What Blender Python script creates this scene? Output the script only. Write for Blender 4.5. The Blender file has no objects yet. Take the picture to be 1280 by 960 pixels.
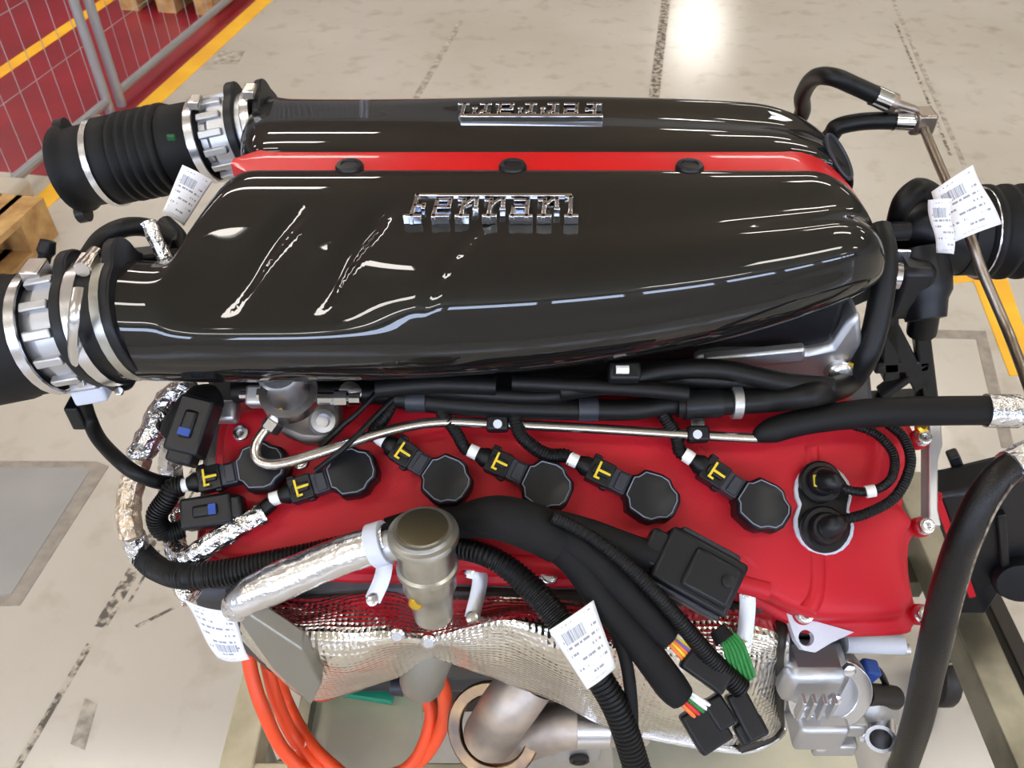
import bpy, bmesh, math, random
from mathutils import Vector, Matrix
random.seed(7)
V = Vector
# ------------------------------------------------------------------ camera
F = 1080.0                       # focal length in pixels of the 1280x960 frame
PITCH = math.radians(42.6)
CAM = V((0, 0, 1.62))
FW = V((0, math.cos(PITCH), -math.sin(PITCH)))
UP = V((0, math.sin(PITCH), math.cos(PITCH)))
RT = V((1, 0, 0))
sc = bpy.context.scene
cd = bpy.data.cameras.new('camera'); cam = bpy.data.objects.new('camera', cd)
sc.collection.objects.link(cam); sc.camera = cam
cam.location = CAM; cam.rotation_euler = (math.pi/2-PITCH, 0, 0)
cd.sensor_width = 36; cd.lens = 36*F/1280; cd.clip_start = 0.02; cd.clip_end = 200
cd.dof.use_dof = True; cd.dof.focus_distance = 0.88; cd.dof.aperture_fstop = 15
# ------------------------------------------------------------------ world, exposure
sc.view_settings.view_transform = 'Standard'; sc.view_settings.look = 'None'
sc.view_settings.gamma = 1; sc.view_settings.use_curve_mapping = False
sc.view_settings.exposure = 0.1
w = bpy.data.worlds.new('closed_hall'); sc.world = w; w.use_nodes = True
w.node_tree.nodes['Background'].inputs[0].default_value = (0, 0, 0, 1)
w.node_tree.nodes['Background'].inputs[1].default_value = 0.0
LAMP = 17.0                      # emission of the ceiling lamps
WINDOW = 14.0                     # daylight in the hall windows

# ------------------------------------------------------------------ helpers
def ray(px, py): return FW + RT*((px-640)/F) + UP*((480-py)/F)
def D(px, py, d): return CAM + ray(px, py)*d
def PLN(px, py, p, n):
    r = ray(px, py); return CAM + r*((p-CAM).dot(n)/r.dot(n))
def Y(px, py, y): return PLN(px, py, V((0, y, 0)), V((0, 1, 0)))
def Z(px, py, z): return PLN(px, py, V((0, 0, z)), V((0, 0, 1)))
BANK = math.radians(32.5)
CN = V((0, -math.sin(BANK), math.cos(BANK)))      # normal of the near cam cover
CU = V((0, math.cos(BANK), math.sin(BANK)))
CP = V((0, .575, .960))
def C(px, py, h=0.0): return PLN(px, py, CP+CN*h, CN)
YC = .81                                           # engine centre plane

def lin(c):
    c = c/255.0
    return c/12.92 if c <= .04045 else ((c+.055)/1.055)**2.4
def rgb(r, g, b): return (lin(r), lin(g), lin(b), 1)

def mat(name, col, rough=.5, metal=0., coat=0., bump=None, spec=None, var=None, emit=None, coat_rough=.03):
    m = bpy.data.materials.new(name); m.use_nodes = True
    nt = m.node_tree; b = nt.nodes['Principled BSDF']
    b.inputs['Base Color'].default_value = col
    b.inputs['Roughness'].default_value = rough
    b.inputs['Metallic'].default_value = metal
    b.inputs['Coat Weight'].default_value = coat
    b.inputs['Coat Roughness'].default_value = coat_rough
    if spec is not None: b.inputs['Specular IOR Level'].default_value = spec
    tc = nt.nodes.new('ShaderNodeTexCoord')
    if var:                       # (scale, other colour, contrast)
        n = nt.nodes.new('ShaderNodeTexNoise'); n.inputs['Scale'].default_value = var[0]; n.inputs['Detail'].default_value = 6
        nt.links.new(tc.outputs['Object'], n.inputs['Vector'])
        r = nt.nodes.new('ShaderNodeValToRGB'); c = var[2] if len(var) > 2 else .15
        r.color_ramp.elements[0].position = .5-c; r.color_ramp.elements[1].position = .5+c
        r.color_ramp.elements[0].color = col; r.color_ramp.elements[1].color = var[1]
        nt.links.new(n.outputs['Fac'], r.inputs['Fac']); nt.links.new(r.outputs['Color'], b.inputs['Base Color'])
    if bump:                      # (kind, scale, strength, distance)
        if bump[0] == 'noise':
            n = nt.nodes.new('ShaderNodeTexNoise'); n.inputs['Detail'].default_value = 3
        else:
            n = nt.nodes.new('ShaderNodeTexVoronoi')
        n.inputs['Scale'].default_value = bump[1]
        nt.links.new(tc.outputs['Object'], n.inputs['Vector'])
        bp = nt.nodes.new('ShaderNodeBump'); bp.inputs['Strength'].default_value = bump[2]; bp.inputs['Distance'].default_value = bump[3]
        nt.links.new(n.outputs[0], bp.inputs['Height']); nt.links.new(bp.outputs['Normal'], b.inputs['Normal'])
    if emit:
        b.inputs['Emission Color'].default_value = emit[0]; b.inputs['Emission Strength'].default_value = emit[1]
    return m

M = {}
M['red_paint'] = mat('red wrinkle paint', rgb(188, 15, 34), .5, bump=('noise', 900, .35, .0006), spec=.35)
M['red_gloss'] = mat('red stripe lacquer', rgb(205, 8, 20), .3, coat=.3, spec=.3)
M['rubber'] = mat('black rubber', rgb(13, 13, 14), .45, spec=.3)
M['rubber_matt'] = mat('matt black rubber', rgb(14, 14, 16), .6, spec=.3, bump=('noise', 300, .2, .0005))
M['plastic'] = mat('black plastic', rgb(17, 18, 22), .4, spec=.35)
M['plastic_grey'] = mat('dark grey plastic', rgb(38, 41, 50), .45)
M['outline'] = mat('pale moulded edge', rgb(120, 125, 138), .5)
M['tape_black'] = mat('black cloth tape', rgb(15, 14, 15), .75, spec=.3, bump=('noise', 600, .5, .0006))
M['alu'] = mat('cast aluminium', rgb(190, 190, 192), .42, metal=.9, bump=('noise', 250, .15, .0005))
M['alu_bright'] = mat('bright aluminium', rgb(215, 215, 218), .25, metal=1)
M['steel'] = mat('stainless steel', rgb(200, 194, 188), .25, metal=1)
M['zinc'] = mat('satin zinc', rgb(196, 196, 190), .35, metal=1, var=(30, rgb(168, 166, 158)))
M['valve_top'] = mat('olive plated cap', rgb(120, 113, 92), .3, metal=.9)
M['pump_cast'] = mat('dark pump casting', rgb(120, 114, 108), .45, metal=.8)
M['brown_steel'] = mat('dull brown steel tube', rgb(150, 138, 126), .35, metal=.9)
M['chrome'] = mat('chrome', rgb(225, 228, 235), .08, metal=1)
M['foil'] = mat('crinkled foil', rgb(225, 225, 228), .22, metal=1, bump=('noise', 160, .8, .004))
M['foil_smooth'] = mat('wrapped foil', rgb(228, 228, 230), .24, metal=1, bump=('noise', 90, .5, .003))
M['foil_brown'] = mat('tan heat sleeve', rgb(205, 185, 160), .35, metal=.8, bump=('noise', 160, .8, .004))
M['white'] = mat('white tape', rgb(235, 235, 232), .6)
M['white_flange'] = mat('pale grey flange', rgb(205, 210, 222), .5)
M['yellow'] = mat('yellow paint mark', rgb(225, 195, 40), .5)
M['brass'] = mat('yellow plated', rgb(215, 175, 60), .3, metal=.9)
M['blue'] = mat('blue plastic', rgb(20, 66, 150), .45)
M['green'] = mat('green plastic', rgb(30, 118, 48), .5)
M['dark_green'] = mat('dark green plastic', rgb(20, 80, 45), .5)
M['teal'] = mat('teal plastic', rgb(40, 150, 120), .5)
M['orange'] = mat('orange hose', rgb(235, 78, 35), .45)
M['orange_wire'] = mat('orange wire', rgb(235, 120, 50), .5)
M['purple_wire'] = mat('purple wire', rgb(110, 90, 170), .5)
M['red_wire'] = mat('red wire', rgb(210, 40, 45), .5)
M['wood'] = mat('pallet wood', rgb(205, 165, 105), .8, var=(14, rgb(165, 120, 70)))
M['frame_paint'] = mat('cream frame paint', rgb(205, 196, 165), .5, var=(9, rgb(160, 150, 120)))
M['frame_steel'] = mat('bare steel frame', rgb(150, 145, 128), .4, metal=.7, var=(10, rgb(110, 105, 90)))
M['tray'] = mat('tray sheet', rgb(212, 206, 180), .3, metal=.15, var=(7, rgb(190, 186, 165)))
M['dark_iron'] = mat('dark iron', rgb(48, 44, 40), .5, metal=.5)
M['block'] = mat('engine casting', rgb(80, 80, 82), .5, metal=.7, bump=('noise', 200, .2, .001))
M['exhaust'] = mat('exhaust steel', rgb(158, 150, 144), .48, metal=.9, var=(18, rgb(205, 190, 175)))
M['exhaust_gold'] = mat('heat tinted steel', rgb(140, 112, 80), .3, metal=1, var=(22, rgb(84, 72, 64)))
M['sheet_grey'] = mat('dull shield sheet', rgb(150, 147, 138), .45, metal=.75, bump=('noise', 120, .1, .001))
M['fence_steel'] = mat('galvanised steel', rgb(165, 165, 168), .45, metal=.6)
M['concrete'] = mat('concrete foot', rgb(190, 180, 165), .8)
M['yellow_line'] = mat('yellow floor paint', rgb(252, 195, 35), .45, var=(6, rgb(240, 175, 25)))
M['red_floor'] = mat('red floor paint', rgb(150, 28, 45), .4, var=(3, rgb(130, 22, 38)))
M['seam'] = mat('dark joint filler', rgb(135, 127, 117), .8, var=(30, rgb(190, 182, 168)))
M['seam_dark'] = mat('black joint filler', rgb(95, 88, 80), .8, var=(45, rgb(185, 175, 160), .06))
M['floor_plate'] = mat('grey floor plate', rgb(158, 155, 153), .4, var=(5, rgb(148, 146, 144)))
M['floor_edge'] = mat('worn plate edge', rgb(135, 128, 120), .6, var=(30, rgb(160, 150, 138)))
M['ceiling'] = mat('ceiling paint', rgb(200, 192, 168), .8)
M['wall'] = mat('hall wall paint', rgb(215, 212, 205), .8)
M['lamp_body'] = mat('lamp housing', rgb(230, 230, 230), .5)
M['lamp'] = mat('lamp glow', rgb(255, 250, 235), .5, emit=(rgb(255, 249, 240), LAMP))
M['daylight'] = mat('window daylight', rgb(220, 230, 255), .3, emit=(rgb(205, 222, 255), WINDOW))

def carbon():
    m = mat('lacquered carbon fibre', rgb(20, 20, 19), .5, coat=1., coat_rough=.025, spec=.06)
    nt = m.node_tree; b = nt.nodes['Principled BSDF']
    tc = nt.nodes.new('ShaderNodeTexCoord')
    mp = nt.nodes.new('ShaderNodeMapping'); mp.inputs['Scale'].default_value = (1, 1, 1)
    ck = nt.nodes.new('ShaderNodeTexChecker'); ck.inputs['Scale'].default_value = 420
    ck.inputs['Color1'].default_value = rgb(14, 14, 14); ck.inputs['Color2'].default_value = rgb(25, 24, 22)
    nt.links.new(tc.outputs['UV'], mp.inputs['Vector']); nt.links.new(mp.outputs[0], ck.inputs['Vector'])
    nt.links.new(ck.outputs['Color'], b.inputs['Base Color'])
    return m
M['carbon'] = carbon()

def emboss():
    m = mat('embossed heat shield foil', rgb(226, 223, 216), .16, metal=1)
    nt = m.node_tree; b = nt.nodes['Principled BSDF']
    tc = nt.nodes.new('ShaderNodeTexCoord')
    vo = nt.nodes.new('ShaderNodeTexVoronoi'); vo.voronoi_dimensions = '2D'
    vo.inputs['Scale'].default_value = 165; vo.inputs['Randomness'].default_value = .15
    nt.links.new(tc.outputs['UV'], vo.inputs['Vector'])
    bp = nt.nodes.new('ShaderNodeBump'); bp.inputs['Strength'].default_value = 1; bp.inputs['Distance'].default_value = .0016
    nt.links.new(vo.outputs['Distance'], bp.inputs['Height'])
    ns = nt.nodes.new('ShaderNodeTexNoise'); ns.inputs['Scale'].default_value = 22
    nt.links.new(tc.outputs['UV'], ns.inputs['Vector'])
    b2 = nt.nodes.new('ShaderNodeBump'); b2.inputs['Strength'].default_value = .5; b2.inputs['Distance'].default_value = .01
    nt.links.new(ns.outputs[0], b2.inputs['Height']); nt.links.new(b2.outputs['Normal'], bp.inputs['Normal'])
    nt.links.new(bp.outputs['Normal'], b.inputs['Normal'])
    return m
M['emboss'] = emboss()

def floor_mat():
    m = mat('sealed concrete', rgb(205, 198, 184), .18)
    nt = m.node_tree; b = nt.nodes['Principled BSDF']; L = nt.links.new
    tc = nt.nodes.new('ShaderNodeTexCoord')
    a = nt.nodes.new('ShaderNodeTexNoise'); a.inputs['Scale'].default_value = 1.3; a.inputs['Detail'].default_value = 8
    c = nt.nodes.new('ShaderNodeTexNoise'); c.inputs['Scale'].default_value = 9; c.inputs['Detail'].default_value = 10
    L(tc.outputs['Object'], a.inputs['Vector']); L(tc.outputs['Object'], c.inputs['Vector'])
    r1 = nt.nodes.new('ShaderNodeValToRGB')
    r1.color_ramp.elements[0].position = .3; r1.color_ramp.elements[1].position = .72
    r1.color_ramp.elements[0].color = rgb(188, 180, 167); r1.color_ramp.elements[1].color = rgb(203, 197, 187)
    r2 = nt.nodes.new('ShaderNodeValToRGB')
    r2.color_ramp.elements[0].position = .28; r2.color_ramp.elements[1].position = .45
    r2.color_ramp.elements[0].color = rgb(236, 232, 226); r2.color_ramp.elements[1].color = (1, 1, 1, 1)
    L(a.outputs['Fac'], r1.inputs['Fac']); L(c.outputs['Fac'], r2.inputs['Fac'])
    mx = nt.nodes.new('ShaderNodeMix'); mx.data_type = 'RGBA'; mx.blend_type = 'MULTIPLY'; mx.inputs['Factor'].default_value = 1
    L(r1.outputs['Color'], mx.inputs[6]); L(r2.outputs['Color'], mx.inputs[7]); L(mx.outputs[2], b.inputs['Base Color'])
    return m
M['floor'] = floor_mat()

def paper(name, bars):
    """white tag; print made of rows of dashes in UV space, plus a barcode band: bars=(u0,u1,v0,v1)"""
    m = mat(name, rgb(236, 237, 240), .55)
    nt = m.node_tree; b = nt.nodes['Principled BSDF']; L = nt.links.new
    def mth(op, x, y=None):
        n = nt.nodes.new('ShaderNodeMath'); n.operation = op
        for i, v in ((0, x), (1, y)):
            if v is None: continue
            if isinstance(v, (int, float)): n.inputs[i].default_value = v
            else: L(v, n.inputs[i])
        return n.outputs[0]
    tc = nt.nodes.new('ShaderNodeTexCoord'); sp = nt.nodes.new('ShaderNodeSeparateXYZ'); L(tc.outputs['UV'], sp.inputs[0])
    u, v = sp.outputs[0], sp.outputs[1]
    row = mth('FRACT', mth('MULTIPLY', v, 9)); rown = mth('FLOOR', mth('MULTIPLY', v, 9))
    inrow = mth('MULTIPLY', mth('GREATER_THAN', row, .3), mth('LESS_THAN', row, .62))
    cb = nt.nodes.new('ShaderNodeCombineXYZ'); L(mth('MULTIPLY', u, 22), cb.inputs[0]); L(mth('MULTIPLY', rown, 7.3), cb.inputs[1])
    nz = nt.nodes.new('ShaderNodeTexNoise'); nz.inputs['Scale'].default_value = 1; nz.inputs['Detail'].default_value = 1; L(cb.outputs[0], nz.inputs['Vector'])
    cb2 = nt.nodes.new('ShaderNodeCombineXYZ'); L(mth('MULTIPLY', u, 3), cb2.inputs[0]); L(mth('MULTIPLY', rown, 3.7), cb2.inputs[1])
    nz2 = nt.nodes.new('ShaderNodeTexNoise'); nz2.inputs['Scale'].default_value = 1; L(cb2.outputs[0], nz2.inputs['Vector'])
    txt = mth('MULTIPLY', mth('MULTIPLY', inrow, mth('GREATER_THAN', nz.outputs[0], .47)), mth('GREATER_THAN', nz2.outputs[0], .46))
    margin = mth('MULTIPLY', mth('MULTIPLY', mth('GREATER_THAN', u, .1), mth('LESS_THAN', u, .9)), mth('MULTIPLY', mth('GREATER_THAN', v, .06), mth('LESS_THAN', v, .94)))
    inb = mth('MULTIPLY', mth('MULTIPLY', mth('GREATER_THAN', u, bars[0]), mth('LESS_THAN', u, bars[1])), mth('MULTIPLY', mth('GREATER_THAN', v, bars[2]), mth('LESS_THAN', v, bars[3])))
    nb = nt.nodes.new('ShaderNodeTexNoise'); nb.noise_dimensions = '1D'; nb.inputs['Scale'].default_value = 70; nb.inputs['Detail'].default_value = 0; L(u, nb.inputs['W'])
    bar = mth('MULTIPLY', inb, mth('GREATER_THAN', nb.outputs[0], .44))
    ink = mth('MAXIMUM', bar, mth('MULTIPLY', mth('MULTIPLY', txt, margin), mth('SUBTRACT', 1, inb)))
    mx = nt.nodes.new('ShaderNodeMix'); mx.data_type = 'RGBA'
    L(ink, mx.inputs[0]); mx.inputs[6].default_value = rgb(236, 237, 240); mx.inputs[7].default_value = rgb(142, 146, 160)
    L(mx.outputs[2], b.inputs['Base Color'])
    return m
M['paper'] = paper('printed paper label', (.14, .62, .66, .84))
M['paper_b'] = paper('printed paper label low barcode', (.3, .85, .2, .34))

col = sc.collection
def tag(o, label=None, cat=None, group=None, kind=None):
    if label: o['label'] = label
    if cat: o['category'] = cat
    if group: o['group'] = group
    if kind: o['kind'] = kind
    return o
def thing(name, loc, label, cat, group=None):
    o = bpy.data.objects.new(name, None); col.objects.link(o); o.location = loc; o.empty_display_size = .05
    return tag(o, label, cat, group)

def cr(pts, n=8, closed=False):
    """Catmull-Rom through points (tuples or Vectors)"""
    P = [V(p) for p in pts]; out = []; k = len(P)
    segs = k if closed else k-1
    for i in range(segs):
        if closed: a, b, c, d = P[(i-1) % k], P[i], P[(i+1) % k], P[(i+2) % k]
        else: a, b, c, d = P[max(i-1, 0)], P[i], P[i+1], P[min(i+2, k-1)]
        for j in range(n):
            t = j/n
            out.append(.5*((2*b)+(c-a)*t+(2*a-5*b+4*c-d)*t*t+(3*b-a-3*c+d)*t**3))
    if not closed: out.append(P[-1].copy())
    return out
def keyed(keys, x):
    """smooth monotone-ish interpolation of (x, v...) rows"""
    if x <= keys[0][0]: return list(keys[0][1:])
    for a, b in zip(keys, keys[1:]):
        if x <= b[0]:
            t = (x-a[0])/(b[0]-a[0]); i = keys.index(a)
            p = keys[max(i-1, 0)]; q = keys[min(i+2, len(keys)-1)]; out = []
            for j in range(1, len(a)):
                h = b[0]-a[0]
                m0 = (b[j]-p[j])/(b[0]-p[0]); m1 = (q[j]-a[j])/(q[0]-a[0])
                out.append((2*t**3-3*t*t+1)*a[j]+(t**3-2*t*t+t)*h*m0+(-2*t**3+3*t*t)*b[j]+(t**3-t*t)*h*m1)
            return out
    return list(keys[-1][1:])
def smooth(a, b, x):
    t = max(0, min(1, (x-a)/(b-a))); return t*t*(3-2*t)

class MB:
    def __init__(s): s.v = []; s.f = []; s.uv = {}
    def add(s, vs, fs):
        o = len(s.v); s.v += [V(v) for v in vs]; s.f += [tuple(i+o for i in f) for f in fs]; return s
    def rings(s, rings, cap=True, closed=True):
        n = len(rings[0]); vs = [p for r in rings for p in r]; fs = []
        for i in range(len(rings)-1):
            for j in range(n if closed else n-1):
                k = (j+1) % n; fs.append((i*n+j, i*n+k, (i+1)*n+k, (i+1)*n+j))
        if cap and closed:
            fs.append(tuple(reversed(range(n)))); fs.append(tuple(range((len(rings)-1)*n, len(rings)*n)))
        return s.add(vs, fs)
    def tube(s, pts, r, n=14, per=8, rib=0, ribamp=.12, jit=0, spline=True, flat=1.0, upv=None):
        P = cr(pts, per) if spline and len(pts) > 2 else [V(p) for p in pts]
        if rib or jit:               # resample by length
            L = [0]
            for a, b in zip(P, P[1:]): L.append(L[-1]+(b-a).length)
            step = rib/4 if rib else jit_step
            m = max(4, int(L[-1]/step)); Q = []; k = 0
            for i in range(m+1):
                t = L[-1]*i/m
                while k < len(L)-2 and L[k+1] < t: k += 1
                u = (t-L[k])/max(L[k+1]-L[k], 1e-9); Q.append(P[k].lerp(P[k+1], min(1, max(0, u))))
            P = Q
        m = len(P); rr = r if isinstance(r, (list, tuple)) else [r, r]
        T = [(P[min(i+1, m-1)]-P[max(i-1, 0)]).normalized() for i in range(m)]
        ref = V(upv) if upv else (V((0, 0, 1)) if abs(T[0].z) < .9 else V((0, 1, 0)))
        nrm = (ref-T[0]*ref.dot(T[0])).normalized(); rings = []
        for i in range(m):
            nrm = (nrm-T[i]*nrm.dot(T[i])).normalized(); bn = T[i].cross(nrm)
            t = i/(m-1)*(len(rr)-1); k = min(int(t), len(rr)-2); ra = rr[k]+(rr[k+1]-rr[k])*(t-k)
            if rib: ra *= 1+(ribamp if i % 4 in (1, 2) else -ribamp)
            ring = []
            for j in range(n):
                a = 2*math.pi*j/n; q = ra*(1+random.uniform(-jit, jit)) if jit else ra
                ring.append(P[i]+nrm*(math.cos(a)*q*flat)+bn*(math.sin(a)*q))
            rings.append(ring)
        return s.rings(rings)
    def lathe(s, p, axis, prof, n=24):
        """prof: (along, radius)"""
        ax = V(axis).normalized(); a = ax.orthogonal().normalized(); b = ax.cross(a); p = V(p); R = []
        for t, r in prof: R.append([p+ax*t+a*(math.cos(2*math.pi*j/n)*r)+b*(math.sin(2*math.pi*j/n)*r) for j in range(n)])
        return s.rings(R)
    def cyl(s, p0, p1, r, n=16): return s.lathe(p0, V(p1)-V(p0), [(0, r), ((V(p1)-V(p0)).length, r)], n)
    def ringband(s, p, axis, r0, r1, w, n=32):
        """open annulus band, inner r0 outer r1 width w"""
        ax = V(axis).normalized(); a = ax.orthogonal().normalized(); b = ax.cross(a); p = V(p); R = []
        for t, r in ((-w/2, r0), (-w/2, r1), (w/2, r1), (w/2, r0), (-w/2, r0)):
            R.append([p+ax*t+a*(math.cos(2*math.pi*j/n)*r)+b*(math.sin(2*math.pi*j/n)*r) for j in range(n)])
        return s.rings(R, cap=False)
    def box(s, c, size, ex=(1, 0, 0), ey=(0, 1, 0), ez=(0, 0, 1)):
        c = V(c); ex, ey, ez = V(ex), V(ey), V(ez); x, y, z = [q/2 for q in size]
        vs = [c+ex*(i*x)+ey*(j*y)+ez*(k*z) for i, j, k in ((-1,-1,-1),(1,-1,-1),(1,1,-1),(-1,1,-1),(-1,-1,1),(1,-1,1),(1,1,1),(-1,1,1))]
        return s.add(vs, [(3,2,1,0),(4,5,6,7),(0,1,5,4),(1,2,6,5),(2,3,7,6),(3,0,4,7)])
    def beam(s, p0, p1, w, h, up=(0, 0, 1)):
        p0, p1 = V(p0), V(p1); d = (p1-p0); L = d.length; d.normalize(); u = V(up); u = (u-d*u.dot(d)).normalized(); q = u.cross(d)
        return s.box((p0+p1)/2, (L, w, h), d, q, u)
    def prism(s, pts, off):
        """polygon of 3D points swept by vector off"""
        n = len(pts); off = V(off); P = [V(p) for p in pts]
        return s.add(P+[p+off for p in P], [tuple(reversed(range(n))), tuple(range(n, 2*n))]+[(i, (i+1) % n, n+(i+1) % n, n+i) for i in range(n)])
    def build(s, name, m, parent=None, sharp=35, bevel=0, flat=False, label=None, kind=None, seg=2):
        me = bpy.data.meshes.new(name); me.from_pydata([tuple(v) for v in s.v], [], s.f); me.update()
        bm = bmesh.new(); bm.from_mesh(me); bmesh.ops.recalc_face_normals(bm, faces=bm.faces); bm.to_mesh(me); bm.free()
        if s.uv:
            ul = me.uv_layers.new(name='UVMap')
            for lp in me.loops: ul.data[lp.index].uv = s.uv.get(lp.vertex_index, (0, 0))
        if not flat:
            me.polygons.foreach_set('use_smooth', [True]*len(me.polygons)); me.set_sharp_from_angle(angle=math.radians(sharp))
        me.materials.append(M[m] if isinstance(m, str) else m)
        o = bpy.data.objects.new(name, me); col.objects.link(o)
        if parent:
            o.parent = parent
            if parent.type == 'EMPTY': o.matrix_parent_inverse = Matrix.Translation(-parent.location)
        if bevel:
            b = o.modifiers.new('edge', 'BEVEL'); b.width = bevel; b.segments = seg; b.limit_method = 'ANGLE'; b.angle_limit = math.radians(40); b.harden_normals = False
        if label: o['label'] = label
        if kind: o['kind'] = kind
        return o
jit_step = .006
def T(name, pts, r, m, parent, **k):
    bk = {q: k.pop(q) for q in ('label', 'sharp', 'flat', 'kind') if q in k and not (q == 'flat' and not isinstance(k['flat'], bool))}
    return MB().tube(pts, r, **k).build(name, m, parent, **bk)

# ------------------------------------------------------------------ setting: floor, ceiling, window wall
fl = MB().box((2, 8, -.05), (50, 46, .1)).build('floor', 'floor'); tag(fl, 'pale grey sealed concrete hall floor with joints', 'floor', kind='structure')
def slab(name, px, m, h=.0015, z0=0, parent=fl):
    pts = [Z(x, y, z0) for x, y in px]
    return MB().prism(pts, (0, 0, h)).build(name, m, parent, flat=True)
def ground(px, py): return Z(px, py, 0)
VPD = V((255/1467, 1, 0)).normalized()       # direction of fence, joints and painted lines
VPN = V((VPD.y, -VPD.x, 0))
def strip(name, px, py, w, a, b, m, h=.0015, side=0):
    p = ground(px, py)+VPN*side; q = [p+VPD*a-VPN*w/2, p+VPD*a+VPN*w/2, p+VPD*b+VPN*w/2, p+VPD*b-VPN*w/2]
    return MB().prism(q, (0, 0, h)).build(name, m, fl, flat=True)
# red painted zone left of the yellow line
p = ground(166, 141)
q = [p+VPD*(-.55), p+VPD*18, p+VPD*18-VPN*14, p+VPD*(-3.0)-VPN*14, p+VPD*(-.55)-VPN*.32, p+VPD*(-.55)-VPN*.3]
MB().prism(q, (0, 0, .001)).build('red_floor_paint', 'red_floor', fl, flat=True)
strip('yellow_floor_line', 176, 141, .085, -1.7, 18, 'yellow_line', .0022)
strip('yellow_floor_line', 60, 51, .075, -3, 14, 'yellow_line', .003)
# floor joints
strip('floor_joint', 825, 60, .045, -2.2, 9, 'seam_dark', .0006)
strip('floor_joint', 545, 80, .03, -.75, .55, 'seam', .0006)
for a, b, w_ in ((-.2, .2, .014), (.24, .5, .03), (.53, .8, .012), (.85, 1.25, .008)):
    strip('floor_joint', 80, 860, w_, a-.1, b-.1, 'seam_dark', .0006)
strip('floor_joint', 110, 800, .006, .1, .75, 'seam_dark', .0006, .04)
strip('floor_joint', 1155, 90, .02, -1.0, 3.0, 'seam', .0006); strip('floor_joint', 1145, 90, .012, -.8, .6, 'seam_dark', .0006)
slab('floor_scuff', [(88, 930), (106, 938), (122, 880), (106, 872)], 'seam', .0005)
slab('floor_scuff', [(168, 782), (172, 785), (226, 757), (224, 755)], 'seam_dark', .0005)
slab('drain_plate', [(264, 80), (297, 80), (306, 64), (277, 64)], 'seam', .002)
# grey inset plate on the left, with a worn border
slab('floor_plate_border', [(-90, 760), (25, 757), (136, 583), (120, 577), (-60, 576)], 'floor_edge', .0012)
slab('floor_plate', [(-90, 748), (14, 744), (112, 590), (104, 585), (-60, 586)], 'floor_plate', .0022)
# right: worn rectangle and yellow lines
slab('floor_plate_border', [(1142, 412), (1232, 414), (1268, 560), (1252, 560), (1220, 424), (1142, 422)], 'floor_edge', .0012)
slab('yellow_floor_line', [(1216, 350), (1258, 346), (1300, 470), (1262, 470)], 'yellow_line', .002)
slab('yellow_floor_line', [(1130, 352), (1216, 344), (1216, 352), (1130, 360)], 'yellow_line', .002)
slab('yellow_floor_line', [(1140, 648), (1290, 628), (1290, 655), (1140, 676)], 'yellow_line', .002)

ce = MB().box((2, 8, 6.55), (50, 46, .1)).build('ceiling', 'ceiling'); tag(ce, 'cream hall ceiling with rows of lamps', 'ceiling', kind='structure')
wb = MB()
for z0, z1 in ((0, 3.4), (5.0, 6.5)): wb.box((2, -9.9, (z0+z1)/2), (50, .2, z1-z0))
x = -22.0
while x < 27: wb.box((x, -9.9, 4.2), (.5, .2, 1.6)); x += 2.6
wb = wb.build('wall_back', 'wall', flat=True); tag(wb, 'pale hall wall with a high band of windows', 'wall', kind='structure')
x = -22.0
while x < 24.5: MB().box((x+1.3, -9.9, 4.2), (2.1, .04, 1.6)).build('window_pane_offscreen', 'daylight', wb, flat=True); x += 2.6
for nm, c_, sz in (('wall_left', (-23.1, 10.5, 3.25), (.2, 41, 6.5)), ('wall_right', (27.1, 10.5, 3.25), (.2, 41, 6.5)), ('wall_front', (2, 31.1, 3.25), (50.4, .2, 6.5))):
    tag(MB().box(c_, sz).build(nm, 'wall', flat=True), 'plain pale wall closing the hall', 'wall', kind='structure')
def lamp(x, y, ln, wd, lab, rot=0):
    t = thing('ceiling_lamp_offscreen', (x, y, 6.3), lab, 'lamp', 'hall ceiling lamps')
    MB().box((x, y, 6.36), (ln+.06, wd+.06, .1)).build('housing', 'lamp_body', t)
    MB().box((x, y, 6.30), (ln, wd, .06)).build('diffuser_offscreen', 'lamp', t)
    MB().cyl((x-ln*.3, y, 6.4), (x-ln*.3, y, 6.52), .015, 8).build('hanger', 'fence_steel', t)
    MB().cyl((x+ln*.3, y, 6.4), (x+ln*.3, y, 6.52), .015, 8).build('hanger', 'fence_steel', t)
lamp(4.5, 21.3, 1.2, 2.4, 'square white lamp under the far end of the hall ceiling')
for yy in (-6, -1.5, 3.0, 7.5, 12.0):
    for xx in (-9, -3.2, 4.2, 11):
        lamp(xx, yy, 2.4, .55, 'long white fluorescent lamp under the hall ceiling')

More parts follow.
